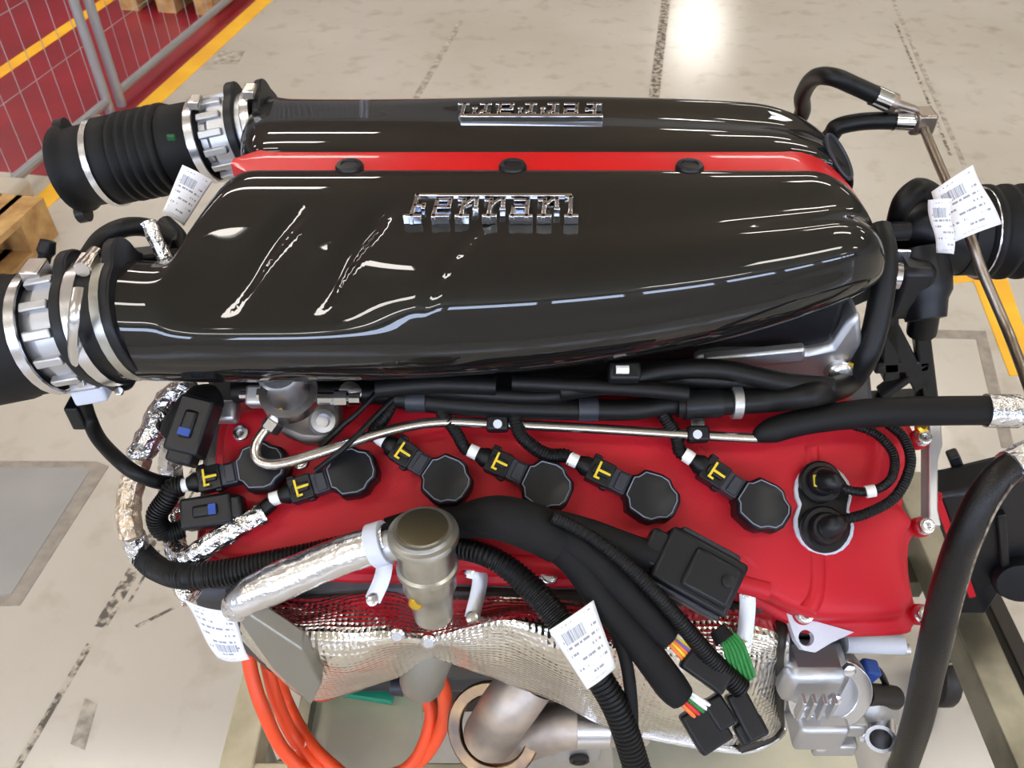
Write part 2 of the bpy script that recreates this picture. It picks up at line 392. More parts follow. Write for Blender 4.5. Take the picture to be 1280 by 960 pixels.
# ------------------------------------------------------------------ fence and pallets
FB = ground(146, 138)
fence = thing('wire_fence', FB, 'galvanised wire mesh fence standing on the red painted floor', 'fence')
FH = 2.0
def fpt(a, z): return FB+VPD*a+V((0, 0, z))
for a in (-.045, .045):
    MB().cyl(fpt(a, 0), fpt(a, FH), .02, 12).build('post', 'fence_steel', fence)
for a0, a1 in ((-2.6, -.045), (.045, 3.2), (3.3, 6.4)):
    MB().cyl(fpt(a0, .06), fpt(a1, .06), .018, 10).build('bottom_rail', 'fence_steel', fence)
    MB().cyl(fpt(a0, FH-.02), fpt(a1, FH-.02), .018, 10).build('top_rail', 'fence_steel', fence)
for a in (3.2, 3.3, -2.6): MB().cyl(fpt(a, 0), fpt(a, FH), .02, 12).build('post', 'fence_steel', fence)
wm = MB()
for a0, a1 in ((-2.6, -.045), (.045, 3.2), (3.3, 6.4)):
    k = a0+.1
    while k < a1: wm.cyl(fpt(k, .06), fpt(k, FH), .0016, 4); k += .1
    z = .3
    while z < FH: wm.cyl(fpt(a0, z), fpt(a1, z), .0016, 4); z += .25
wm.build('wire_mesh', 'fence_steel', fence)
for a, s_ in ((-.78, 1), (3.25, 1)):
    c_ = fpt(a, .06)+VPN*.0
    MB().box(c_-V((0, 0, .02)), (.16, .14, .08), VPD, VPN).build('concrete_foot', 'concrete', fence, bevel=.02)
MB().box(fpt(0, .9), (.14, .03, .05), VPD, VPN).build('clamp', 'fence_steel', fence, bevel=.004)

def pallet(p, yaw, lab, L=1.2, W=.8, nt=7):
    t = thing('wooden_pallet', p, lab, 'pallet'); ex = V((math.cos(yaw), math.sin(yaw), 0)); ey = V((-ex.y, ex.x, 0)); p = V(p); u = V((0, 0, 1))
    hx = L/2-.07; hy = W/2-.05
    for yy in (-hy, 0, hy):
        MB().box(p+ey*yy+u*.011, (L, .1, .022), ex, ey).build('bottom_board', 'wood', t)
        for xx in (-hx, 0, hx): MB().box(p+ex*xx+ey*yy+u*.061, (.14, .1, .078), ex, ey).build('block', 'wood', t)
    for xx in (-hx, 0, hx): MB().box(p+ex*xx+u*.111, (.14, W, .022), ex, ey).build('cross_board', 'wood', t)
    for i in range(nt): MB().box(p+ey*(-W/2+.0475+i*(W-.095)/(nt-1))+u*.133, (L, .095, .022), ex, ey).build('top_board', 'wood', t)
yawf = math.atan2(VPD.y, VPD.x)
pallet(ground(238, 21)+VPD*.48-VPN*.14, yawf, 'wooden pallet on the red floor behind the wire fence', .9, .52, 5)
pallet(FB-VPD*1.42+VPN*.165, yawf, 'narrow wooden pallet between the wire fence and the yellow floor line', 1.0, .24, 3)

# ------------------------------------------------------------------ engine
E = thing('engine', (0, YC, .40), 'large twelve cylinder engine with red cam cover and black carbon intake plenum', 'engine')
# block and heads under everything
def sect(yz, x0, x1): return [V((x0, y, z)) for y, z in yz], V((x1-x0, 0, 0))
prof = [(.60, .52), (.57, .62), (.50, .80), (.505, .86), (.70, 1.0), (.76, .99), (.81, .93), (.86, .99), (.92, 1.0), (1.115, .86), (1.12, .80), (1.05, .62), (1.02, .52), (.95, .45), (.67, .45)]
pp, off = sect(prof, -.33, .39)
MB().prism(pp, off).build('engine_block', 'block', E, bevel=.008)
# oil pan / feet
MB().box((0.02, YC, .425), (.62, .34, .07)).build('oil_pan', 'block', E, bevel=.02)

# ---- cam cover
outline = [(262, 520), (290, 492), (420, 482), (600, 480), (900, 480), (1060, 486), (1138, 508), (1158, 528), (1164, 548), (1157, 566), (1149, 590), (1147, 630), (1158, 645), (1164, 660), (1155, 676), (1154, 710), (1160, 745), (1166, 768), (1160, 784), (1146, 794), (1060, 797), (1020, 790), (985, 772), (955, 757), (900, 744), (800, 735), (690, 733), (560, 728), (420, 726), (300, 718), (246, 706), (232, 680), (238, 640), (252, 600)]
loop = cr([C(a, b, 0) for a, b in outline], 5, closed=True)
CCEN = (C(250, 600)+C(1155, 600))/2; CCEN = CP+RT*CCEN.x
CCEN = CCEN+CU*((C(700, 615, 0)-CCEN).dot(CU))
us = [(v-CCEN).dot(RT) for v in loop]; vs_ = [(v-CCEN).dot(CU) for v in loop]
HU, HV = (max(us)-min(us))/2, (max(vs_)-min(vs_))/2
def cring(ku, kv, h): return [CCEN+RT*(a*ku)+CU*(b_*kv)+CN*h for a, b_ in zip(us, vs_)]
def cover_mesh(mir=False):
    R = []
    for d, h in ((0, -.06), (0, -.034), (.0015, -.0315), (.004, -.030), (.010, -.030), (.0125, -.0285), (.014, -.024), (.0155, -.012), (.018, -.005), (.022, -.0015), (.028, .0), (.034, .0005), (.045, .001), (.06, .0012)):
        R.append(cring(1-d/HU, 1-d/HV, h))
    for k in (.8, .6, .4, .2, .02): R.append(cring((1-.06/HU)*k, (1-.06/HV)*k, .0014))
    if mir: R = [[V((v.x, 2*YC-v.y, v.z)) for v in r] for r in R]
    return MB().rings(R)
cover = cover_mesh().build('cam_cover', 'red_paint', E, sharp=50, label='red wrinkle finish cam cover with bolts around its rim')
cover2 = cover_mesh(True).build('cam_cover', 'red_paint', E, sharp=50)
def bolt(px, py, h=-.030, r=.0085, par=None):
    par = par or cover; p = C(px, py, h)
    if h < -.01: MB().lathe(p, CN, [(-.012, .0105), (-.002, .0105), (.001, .0095)], 20).build('bolt_boss', 'red_paint', par)
    MB().lathe(p, CN, [(-.012, r*1.25), (.004, r*1.2), (.006, r), (.010, r), (.0105, r*.85), (.0105, r*.5), (.006, r*.45)], 18).build('bolt', 'alu_bright', par)
for px, py in ((304, 543), (378, 579), (685, 720), (1004, 768), (1151, 548), (1154, 658), (1152, 768), (308, 689)):
    bolt(px, py, -.004 if 450 < py < 600 and px < 400 else -.026, .0075)
# pale flange tongue at the lower right
fpts = [(978, 764), (990, 800), (999, 812), (1014, 815), (1034, 803), (1062, 790), (1020, 778)]
hc = C(1003, 797, -.040); tp = [C(a, b, -.040) for a, b in fpts]; outer = []
for a, b in zip(tp, tp[1:]+tp[:1]): outer += [a.lerp(b, k/6) for k in range(6)]
inner = [hc+(p-hc).normalized()*.0078 for p in outer]; th_ = CN*.012
MB().rings([outer, [p+th_ for p in outer], [p+th_ for p in inner], inner, outer], cap=False).build('flange_tongue', 'white_flange', E)
# soft ribs in the cover face
def cover_rib(px, r, nm='cover_rib'):
    return T(nm, [C(a, b, -r*.55) for a, b in px], r, 'red_paint', cover, n=16)
cover_rib([(500, 712), (560, 700), (700, 706), (860, 716), (960, 738)], .010)
cover_rib([(1012, 560), (1020, 720), (1008, 762)], .010)

# ---- twin plug housing (figure of eight)
def fig8(k):
    a0, a1 = C(1027, 616, 0), C(1028, 656, 0); out = []
    ex = RT; r0, r1 = .029*k, .030*k
    for i in range(15): a = math.radians(-28+ (236)*i/14); out.append(a0+ex*math.cos(a)*r0+CU*math.sin(a)*r0)
    for i in range(15): a = math.radians(152+236*i/14); out.append(a1+ex*math.cos(a)*r1+CU*math.sin(a)*r1)
    return out
ph = MB().prism([p+CN*-.004 for p in fig8(1.0)], CN*.009).build('plug_housing', 'white_flange', E, bevel=.0015, label='pale figure of eight rim with two black plugs')
MB().prism([p+CN*.002 for p in fig8(.87)], CN*.0045).build('seal', 'rubber', ph, bevel=.001)
for px, py, r in ((1024, 603, .021), (1028, 662, .023)):
    p = C(px, py, .006)
    MB().lathe(p, CN, [(0, r), (.006, r), (.008, r*.9), (.008, r*.72), (.014, r*.68), (.016, r*.6)], 28).build('plug_cap', 'plastic', ph)
    e = C(px+22, py+4 if py < 630 else py-10, .020)
    MB().tube([p+CN*.012, p.lerp(e, .5)+CN*.014, e], [.012, .010, .006], 14).build('plug_elbow', 'plastic', ph)
MB().prism([C(a, b, .0215) for a, b in ((1016, 594), (1031, 592), (1034, 603), (1028, 610), (1017, 608))], CN*.0012).build('yellow_mark', 'yellow', ph)
MB().lathe(C(1054, 655, .022), CN, [(0, .003), (.002, .003)], 10).build('yellow_mark', 'yellow', ph)
T('plug_cable', [C(1045, 607, .020), C(1068, 614, .022), C(1092, 613, .026), C(1114, 598, .03), C(1117, 568, .022), C(1094, 542, .013), C(1060, 530, .011)], .0045, 'rubber', E, rib=.003, ribamp=.06)
T('plug_cable', [C(1052, 650, .020), C(1085, 641, .024), C(1120, 620, .028), C(1138, 580, .024), C(1130, 548, .014), C(1110, 530, .012)], .0050, 'rubber', E, rib=.003, ribamp=.06)
MB().cyl(C(1082, 615, .0245), C(1094, 613, .0262), .0062, 14).build('white_band', 'white', E)

# ---- ignition coils (local: x towards the connector, z out of the cover)
def make_coil():
    half = [(.027, .012), (.022, .015), (.016, .0245), (-.004, .028), (-.014, .0265), (-.021, .020), (-.030, .016), (-.034, .008)]
    cap = half+[(x, -y) for x, y in reversed(half)]
    def lp(k, z): return [V((x*k, y*k, z)) for x, y in cap]
    root = MB().rings([lp(1, -.014), lp(1.0, .008), lp(.95, .0115), lp(.9, .0125)]).build('ignition_coil', 'plastic', E, label='black plastic ignition coil with yellow marked connector')
    parts = []
    parts.append(MB().tube([V((x*.86, y*.86, .0128)) for x, y in cap]+[V((cap[0][0]*.86, cap[0][1]*.86, .0128))], .0007, 6, spline=False).build('cap_outline', 'outline', root))
    parts.append(MB().box((.036, 0, .001), (.022, .024, .018)).box((.034, 0, .010), (.012, .02, .004)).build('neck', 'plastic_grey', root, bevel=.0015))
    parts.append(MB().box((.059, 0, .002), (.028, .027, .020)).box((.059, 0, .013), (.020, .010, .004)).box((.050, .0145, .004), (.008, .004, .010)).box((.068, -.0145, .004), (.010, .005, .012)).build('connector', 'plastic', root, bevel=.0015))
    parts.append(MB().box((.063, .000, .0155), (.0025, .019, .0012)).box((.055, 0, .0155), (.014, .0025, .0012)).box((.061, .0085, .0155), (.007, .0022, .0012)).build('yellow_clip', 'yellow', root))
    parts.append(MB().lathe((.072, 0, .003), (1, 0, 0), [(0, .011), (.006, .0115), (.012, .0085), (.016, .0075)], 16).build('boot', 'rubber', root))
    parts.append(MB().lathe((.085, 0, .003), (1, 0, 0), [(0, .0078), (.013, .0078)], 16).build('white_tape', 'white', root))
    return root, parts
coil0, cparts = make_coil()
coils = [((556, 600), (478, 550)), ((680, 607), (593, 566)), ((810, 621), (717, 576)), ((948, 631), (860, 572)), ((326, 585), (232, 607)), ((438, 592), (346, 623))]
tape_end = []
for i, (a, b) in enumerate(coils):
    pa, pb = C(*a, .016), C(*b, .016)
    ex = (pb-pa).normalized(); ey = CN.cross(ex)
    k = min(1.0, max(.8, (pb-pa).length/.092)); k = (pb-pa).length/.0915
    Mx = Matrix((ex, ey, CN)).transposed().to_4x4() @ Matrix.Diagonal((k, min(1.08, max(.9, k)), 1, 1)); Mx.translation = pa
    if i == 0: o = coil0
    else:
        o = coil0.copy(); col.objects.link(o); o.parent = E
        for c_ in cparts:
            q = c_.copy(); col.objects.link(q); q.parent = o
    o.matrix_parent_inverse = Matrix.Translation(-E.location); o.matrix_basis = Mx
    tape_end.append((pa+ex*(.097*k)+CN*.003, ex))
def cond(i, pts, r=.0062):
    e, ex = tape_end[i]
    T('coil_conduit', [e-ex*.003, e+ex*.006]+pts, r, 'rubber', E, rib=.0028, ribamp=.07, n=12)
cond(0, [C(482, 520, .03), C(497, 492, .03)])
cond(1, [C(570, 540, .025), C(550, 512, .03), C(540, 490, .03)])
cond(2, [C(682, 568, .022), C(652, 545, .028), C(642, 515, .03), C(636, 495, .02)], .0070)
cond(3, [C(845, 545, .022), C(826, 515, .028), C(808, 492, .025)], .0066)
cond(4, [C(210, 622, .018), C(196, 645, .01), C(206, 665, -.004), C(230, 660, -.01)], .010)
T('thin_cable', [C(500, 490, .035), C(470, 520, .04), C(430, 560, .045), C(395, 588, .03)], .0028, 'rubber', E)
T('thin_cable', [C(470, 492, .035), C(445, 518, .036), C(425, 535, .03), C(400, 560, .03)], .0028, 'rubber', E)

# ---- intake plenum
keys = []            # x, tube cy, cz, r
for px, row, cy, r in ((40, 424, .640, .056), (130, 401, .640, .057), (200, 402, .640, .057), (300, 404, .640, .0565), (430, 403, .640, .0555), (560, 399, .641, .0545), (700, 390, .645, .053), (850, 372, .657, .049), (960, 352, .672, .045), (1060, 328, .69, .038), (1120, 318, .70, .034)):
    q_ = Y(px, row, cy); keys.append((q_.x, cy, q_.z, r))
XL = Y(126, 400, .64).x; XR = .364; XRR = .378
XN = Y(330, 150, YC*2-.64).x
def corner(a, b, x):
    t = max(0, min(1, (x-a)/(b-a))); return (1-(1-t)**3.2)*smooth(0, .16, t)
def shell_ring(x, rear=False):
    cy, cz, r = keyed(keys, x)
    wx = corner(-.314, -.252, x) if not rear else corner(-.318, -.235, x)
    wx2 = smooth(-.325, -.275, x)
    yB = .793; zB = 1.190
    def cir(t): return (cy+r*math.cos(math.radians(t)), cz+r*math.sin(math.radians(t)))
    S = [(0, (yB, zB-.022)), (25, (yB-.001, zB-.006)), (50, (yB-.012, zB+.0005)), (75, (yB+(cy-yB)*.33, zB+.001)), (98, (yB+(cy-yB)*.66, zB-.006)),
         (116, (cy-.004, cz+r*1.14)), (131, (cy-r*.60, cz+r*.86)), (150, None), (180, None), (210, None), (245, None), (275, (cy+.012, cz-r*.98)), (310, (cy+.06, cz-r*.62)), (338, (yB-.01, zB-.052))]
    pts = []
    for i, (t, s_) in enumerate(S):
        c_ = cir(t)
        if s_ and not rear:
            fr = smooth(-.20, -.05, x)
            if i == 4: s_ = (s_[0]+.006*(1-fr), s_[1]-.002*(1-fr))
            if i == 5: s_ = (cy-.004+(1-fr)*.020, cz+r*(1.22-.18*(1-fr)))
            if i == 6: s_ = (cy-r*(.66-.28*(1-fr)), cz+r*(.95-.23*(1-fr)))
        if s_ is None: pts.append(V((x, c_[0], c_[1]))); continue
        w_ = wx if i < 3 or i > 11 else (wx*.6+wx2*.4)
        y_, z_ = c_[0]+(s_[0]-c_[0])*w_, c_[1]+(s_[1]-c_[1])*w_
        pts.append(V((x, y_, z_)))
    ring = cr(pts, 6, closed=True)
    # scallops over the runners, fading to the right and towards stripe and tube
    for p in ring:
        if p.z > cz+.2*r and p.y < .775 and not rear:
            fade = (1-smooth(.69, .735, p.y))*smooth(cz+.55*r, cz+.95*r, p.z)
            s_ = p.x-.50*(p.y-.66)
            for c0, wd, am in ((-.232, .017, .0060), (-.150, .017, .0060), (-.046, .010, .0020)):
                t = (s_-c0)/wd
                if abs(t) < 1: p.z -= am*fade*(1-t*t)**1.5
    # round the right-hand end
    x0, xe, yc_ = (.27, XRR, .765) if rear else (.295, XR, .705)
    if x > x0:
        t = min(1, (x-x0)/(xe-x0)); k = max(.02, (1-t**2.2)**(1/2.2)); c_ = V((x, yc_, 1.125))
        ring = [c_+(p-c_)*(k if p.y < .735 else (k*.35+.65*max(.02, (1-t**5)**.2))) for p in ring] if False else [c_+V((0, (p.y-c_.y)*k, (p.z-c_.z)*k)) for p in ring]
    if rear: ring = [V((p.x, 2*YC-p.y, p.z)) for p in ring]
    return ring
def stations(x0, XR):
    xs = []; x = x0
    while x < XR-.02: xs.append(x); x += .0035
    for i in range(12): xs.append(XR-.02*(1-i/11)**2)
    return xs
def shell(x0, rear, parent, nm, lab):
    xs = stations(x0, XRR if rear else XR); R = [shell_ring(x, rear) for x in xs]; b = MB().rings(R); n = len(R[0])
    for i, x in enumerate(xs):
        acc = 0
        for j in range(n):
            if j: acc += (R[min(i, len(R)-8)][j]-R[min(i, len(R)-8)][j-1]).length
            b.uv[i*n+j] = (x, acc)
    return b.build(nm, 'carbon', parent, sharp=70, label=lab)
plen = shell(XL, False, E, 'intake_plenum', 'glossy black carbon fibre plenum shell carrying chrome lettering')
plen2 = shell(XN, True, E, 'intake_plenum', 'glossy black carbon fibre plenum shell beyond the red stripe')
# red stripe between the shells
R = []
for i in range(60):
    t = i/59; x = -.288+t*.658; hw = .0245*min(1, .25+(x+.288)/.03)
    z = 1.1865-max(0, (x-.29))**2*7.0; b0 = -max(0, x-.30)**2*4
    R.append([V((x, YC-hw+b0, z-.03)), V((x, YC-hw+b0, z)), V((x, YC-hw*.3+b0, z+.001)), V((x, YC+hw*.3+b0, z+.001)), V((x, YC+hw+b0, z)), V((x, YC+hw+b0, z-.03))])
stripe = MB().rings(R).build('red_stripe', 'red_gloss', E, sharp=50, label='glossy red stripe between the two plenum shells')
for px in (437, 641, 862):
    p = Y(px, 209, YC-.017)
    MB().lathe(p-V((0, 0, .012)), (0, 0, 1), [(0, .0145), (.013, .0145), (.0155, .013), (.016, .009), (.0145, .0085)], 20).build('stripe_bolt', 'plastic', stripe)
# oval recess ring at the right end of the rear shell
oc = Y(1049, 196, .845); on = (CAM-oc).normalized()*.55+V((.65, .1, .35)); on.normalize()
b = MB(); ex_ = V((.45, -.45, -.45)).normalized(); ex_ = (ex_-on*ex_.dot(on)).normalized(); ey_ = on.cross(ex_)
b.tube([oc+ex_*(.026*math.cos(a))+ey_*(.013*math.sin(a)) for a in [2*math.pi*i/28 for i in range(29)]], .0022, 8, spline=False).build('recess_rim', 'plastic_grey', plen2)
b = MB(); b.prism([oc+ex_*(.025*math.cos(a))+ey_*(.012*math.sin(a))-on*.006 for a in [2*math.pi*i/28 for i in range(28)]], on*.006).build('recess_shade_plug', 'plastic', plen2)  # solid black plug, its colour stands in for shade inside the oval hole
# plenum base and silver manifold edge
MB().box((.02, YC, 1.085), (.62, .27, .12)).build('plenum_base', 'plastic', E, bevel=.01)
mb = [(868, 447), (900, 442), (1012, 440), (1040, 434), (1060, 405), (1076, 392), (1080, 440), (1066, 470), (1040, 484), (960, 470), (870, 462)]
mani = MB().prism([Y(a, b_, .665) for a, b_ in mb], V((0, .09, .0))).build('intake_manifold', 'alu', E, bevel=.006, label='cast aluminium intake manifold edge')
MB().lathe(Y(1046, 463, .665), (0, -1, .4), [(0, .014), (.012, .013), (.014, .010), (.014, .005)], 18).build('manifold_bolt', 'alu_bright', mani)
MB().lathe(Y(1062, 458, .66), (0, -1, .4), [(0, .005), (.004, .005)], 12).build('manifold_bolt', 'brass', mani)
MB().beam(Y(880, 452, .655), Y(1005, 440, .655), .012, .018).build('manifold_lip', 'alu', mani, bevel=.003)

# ---- chrome lettering
LET = {'F': ([((.30, 0), (.42, 1)), ((.05, .05), (.62, .05)), ((.36, .50), (.72, .50)), ((.68, .38), (.70, .58))], .95),
       'e': ([((.12, .05), (.66, .05)), ((.14, 0), (.22, .78)), ((.20, .74), (.70, .74)), ((.70, .78), (.66, .40)), ((.16, .42), (.68, .42))], .9),
       'r': ([((.22, 0), (.32, .80)), ((.04, .05), (.48, .05)), ((.10, .74), (.34, .74)), ((.32, .52), (.60, .78)), ((.58, .78), (.78, .78)), ((.76, .82), (.74, .48)), ((.66, .36), (.80, .36))], .98),
       'a': ([((.02, .05), (.78, .05)), ((.10, 0), (.14, .46)), ((.12, .44), (.62, .44)), ((.60, 0), (.68, .80)), ((.20, .76), (.70, .76))], .98),
       'i': ([((.20, 0), (.30, .92)), ((.04, .05), (.46, .05)), ((.12, .88), (.34, .88))], .5)}
def surf_z(parent, p):
    me = parent.data; best = None
    for v in me.vertices:
        if v.co.z > 1.13:
            d = (v.co.x-p.x)**2+(v.co.y-p.y)**2
            if best is None or d < best[0]: best = (d, v.co.z)
    return best[1]
def badge(org, eu, ev, H, W, parent):
    word = 'Ferrari'; tot = sum(LET[c][1] for c in word); s = W/tot; u = 0
    zt = surf_z(parent, org+eu*W/2+ev*H/2)
    def strokes(lst, u0, bw=.0042, bh=.009):
        b = MB()
        for (x0, y0), (x1, y1) in lst:
            a = org+eu*((u0+x0)*s)+ev*(y0*H); c = org+eu*((u0+x1)*s)+ev*(y1*H); a.z = c.z = zt+.0035
            d = (c-a).normalized()*.0012
            b.beam(a-d, c+d, bw, bh)
        return b
    for c in word:
        strokes(LET[c][0], u).build('letter', 'chrome', parent, bevel=.0007); u += LET[c][1]
    strokes([((.36 if eu.x > 0 else .1, .98), (tot-.2, .98))], 0, .0045 if eu.x > 0 else .007, .009 if eu.x > 0 else .0115).build('letter_bar', 'chrome', parent, bevel=.0007)
a = Y(510, 262, .735); b2 = Y(719, 262, .735)
badge(V((a.x, .694, 0)), V((1, 0, 0)), V((0, 1, 0)), .040, b2.x-a.x, plen)
a = Y(755, 140, .905); b2 = Y(571, 140, .905)
badge(V((a.x, .934, 0)), V((-1, 0, 0)), V((0, -1, 0)), .034, a.x-b2.x, plen2)

# ---- intake ends: throttle bodies and rubber ducts on the left
def throttle(path, r, nm, par, seq):
    pass
def axis_of(p, q): return (V(q)-V(p)).normalized()
A0 = Y(150, 398, .64); A1 = Y(-60, 436, .64); ax = axis_of(A0, A1); L_ = (A1-A0).length
def at(px): px = 640+(px-640)*.937; t = (150-px)/210; return A0.lerp(A1, t)
tb = MB().lathe(at(118), ax, [(0, .050), (.006, .052), (.008, .055), (.030, .055), (.052, .055), (.054, .052), (.07, .050)], 36).build('throttle_body', 'alu', E, label='ribbed cast aluminium throttle body beside the near plenum shell')
for k in range(14):
    a = 2*math.pi*k/14; o1 = ax.orthogonal().normalized(); o2 = ax.cross(o1); dr = o1*math.cos(a)+o2*math.sin(a)
    p0 = at(78)+dr*.0575; p1 = at(44)+dr*.0575
    MB().beam(p0, p1, .009, .008, dr).build('cooling_rib', 'alu', tb, bevel=.0015)
fl_ = MB()
o1 = V((0, 0, 1)); o1 = (o1-ax*o1.dot(ax)).normalized(); o2 = ax.cross(o1)
def flange(c, r, lug, th, angs, nm, m, par):
    pts = []
    for i in range(72):
        a = math.radians(i*5); q = r
        for g in angs:
            d = abs((i*5-g+180) % 360-180)
            if d < 22: q = max(q, lug-(lug-r)*(d/22)**2)
        pts.append(c+(o1*math.cos(a)+o2*math.sin(a))*q)
    return MB().prism(pts, ax*th).build(nm, m, par, bevel=.002)
flange(at(95), .061, .072, .012, (15, 195), 'throttle_flange', 'plastic', tb)
flange(at(152), .060, .074, .012, (20, 160), 'plenum_flange', 'plastic', tb)
MB().ringband(at(104), ax, .0585, .0625, .012).build('hose_clamp', 'alu_bright', tb)
MB().ringband(at(136), ax, .0585, .0615, .009).build('hose_clamp', 'zinc', tb)
MB().lathe(at(140), ax, [(0, .058), (.02, .059), (.028, .058)], 36).build('coupler_sleeve', 'rubber', tb)
MB().cyl(at(104)+V((0, .02, .062)), at(104)+V((0, -.012, .066)), .007, 12).build('clamp_screw', 'steel', tb)
MB().box(at(104)+V((0, -.0, .064)), (.016, .022, .012)).build('clamp_housing', 'steel', tb, bevel=.002)
MB().lathe(C(150, 490, .07), CN, [(0, .004), (.003, .004)], 10).build('flange_screw', 'alu_bright', tb)
duct = MB().lathe(at(34), ax, [(0, .0535), (.01, .0585), (.035, .0585), (.04, .061), (.08, .062), (.13, .064)], 36).build('rubber_duct', 'rubber_matt', E, label='black rubber intake duct clamped to the near throttle body')
MB().ringband(at(32), ax, .0588, .0615, .010).build('hose_clamp', 'alu_bright', duct)
MB().box(at(36)+V((0, .005, .064)), (.018, .024, .014)).build('clamp_housing', 'steel', duct, bevel=.002)
MB().lathe(Y(48, 358, .67), (.3, .5, .8), [(0, .008), (.02, .008), (.022, .006), (.03, .006), (.034, .0085), (.045, .007)], 14).build('vent_spigot', 'plastic', duct)
# bracket, strap and sensor lead under the throttle
MB().box(Y(115, 488, .615), (.035, .02, .02), ax, V((0, 1, 0)), V((0, 0, 1))).build('strap_clip', 'white_flange', tb, bevel=.003)
MB().tube([Y(98, 360, .60), Y(92, 400, .577), Y(92, 450, .58), Y(100, 484, .60)], .005, 10, flat=.5).build('wire_strap', 'alu_bright', tb)
T('sensor_lead', [Y(104, 500, .62), Y(112, 525, .62), Y(126, 552, .60), Y(160, 585, .565), Y(190, 600, .565), C(212, 604, .0)], .0075, 'rubber', E)
MB().box(Y(98, 516, .62), (.014, .02, .03)).build('lead_connector', 'plastic', E, bevel=.002)

# rear throttle and bellows
B0 = Y(335, 160, .98); B1 = Y(40, 222, .98); bx_ = axis_of(B0, B1)
def bt(px): px = 640+(px-640)*.962; return B0.lerp(B1, (335-px)/295)
MB().lathe(bt(356)-V((0, 0, .007)), bx_, [(0, .034), (.02, .041), (.05, .042)], 36).build('plenum_neck', 'plastic', E)
tb2 = MB().lathe(bt(312), bx_, [(0, .041), (.004, .045), (.045, .045), (.05, .041), (.07, .040)], 36).build('throttle_body', 'alu', E, label='ribbed cast aluminium throttle body beside the far plenum shell')
for k in range(14):
    a = 2*math.pi*k/14; q1 = bx_.orthogonal().normalized(); q2 = bx_.cross(q1); dr = q1*math.cos(a)+q2*math.sin(a)
    MB().beam(bt(286)+dr*.046, bt(258)+dr*.046, .009, .008, dr).build('cooling_rib', 'alu', tb2, bevel=.0015)
o1 = V((0, 0, 1)); o1 = (o1-bx_*o1.dot(bx_)).normalized(); o2 = bx_.cross(o1); ax_s = ax; ax = bx_
flange(bt(302), .050, .060, .012, (15, 195), 'throttle_flange', 'plastic', tb2)
flange(bt(334), .047, .056, .010, (20, 200), 'plenum_flange', 'plastic', tb2)
ax = ax_s
MB().ringband(bt(316), bx_, .045, .0495, .010).build('hose_clamp', 'alu_bright', tb2)
MB().box(bt(314)+V((0, -.01, .052)), (.014, .022, .012)).build('clamp_housing', 'steel', tb2, bevel=.002)
pr = [(0, .042), (.004, .0485), (.045, .0495), (.05, .052)]
t = .053
for k in range(5): pr += [(t, .0495), (t+.003, .0545), (t+.008, .0545), (t+.011, .0495)]; t += .0130
pr += [(t+.004, .0535), (t+.022, .0535), (t+.026, .050), (t+.062, .049), (t+.066, .0545), (t+.074, .0545), (t+.074, .045), (t+.03, .043)]
duct2 = MB().lathe(bt(256), bx_, pr, 40).build('rubber_duct', 'rubber_matt', E, sharp=60, label='black ribbed rubber intake duct on the far throttle body')
MB().ringband(bt(248), bx_, .0485, .0515, .010).build('hose_clamp', 'alu_bright', duct2)
MB().ringband(bt(120), bx_, .0537, .056, .008).build('hose_clamp', 'alu_bright', duct2)
MB().box(bt(248)+V((0, -.01, .053)), (.014, .02, .012)).build('clamp_housing', 'steel', duct2, bevel=.002)
for px, py in ((80, 160), (106, 266)):
    p = Y(px, py, .955 if py > 200 else 1.0); MB().cyl(p-bx_*.004, p+bx_*.008, .012, 14).build('mounting_lug', 'plastic', duct2)
MB().box(Y(214, 172, .928), (.010, .005, .008)).build('green_tab', 'dark_green', duct2, bevel=.002)

# hose and small fittings between the two throttles
T('breather_hose', [Y(108, 326, .70), Y(128, 298, .72), Y(158, 284, .73), Y(190, 286, .74), Y(215, 300, .74)], .0095, 'rubber', E)
T('foil_lead', [Y(185, 277, .70), Y(195, 300, .69), Y(208, 328, .68)], .0072, 'foil', E, jit=.12, flat=True, n=9)
T('breather_hose', [Y(206, 280, .78), Y(222, 298, .76), Y(222, 318, .74)], .010, 'rubber', E)
MB().box(Y(100, 333, .66), (.03, .02, .015), ax, V((0, 1, 0)), V((0, 0, 1))).build('clip', 'white_flange', E, bevel=.003)
T('throttle_wire', [Y(110, 335, .67), Y(135, 322, .66), Y(150, 330, .67), Y(178, 322, .69), Y(200, 332, .69)], .006, 'rubber', E)
MB().box(Y(178, 325, .69), (.035, .02, .02), V((1, .2, 0)).normalized()).build('clip', 'plastic', E, bevel=.003)

# ---- fuel pipe across the cover, with clips and fuel pump
T('fuel_pipe', [C(345, 527, .045), C(330, 540, .045), C(320, 558, .045), C(324, 576, .045), C(348, 580, .045), C(400, 566, .042), C(480, 540, .036), C(545, 528, .03), C(620, 530, .025), C(740, 536, .025), C(870, 544, .025), C(948, 548, .025)], .0052, 'steel', E)
MB().lathe(C(350, 518, .047), C(335, 540, .045)-C(352, 516, .047), [(0, .009), (.008, .009), (.009, .010), (.018, .010), (.020, .006)], 6).build('pipe_nut', 'alu_bright', E)
for px, py in ((622, 530), (872, 543)):
    p = C(px, py, .025); bk = MB().box(p, (.022, .016, .016), RT, CU, CN).build('pipe_clip', 'plastic', E, bevel=.003)
    MB().box(C(px, py-17, .012), (.014, .022, .003), RT, CU, CN).build('clip_bracket', 'alu_bright', bk, bevel=.001)
    MB().cyl(C(px, py, .033), C(px, py, .0345), .0045, 10).build('clip_screw', 'white_flange', bk)
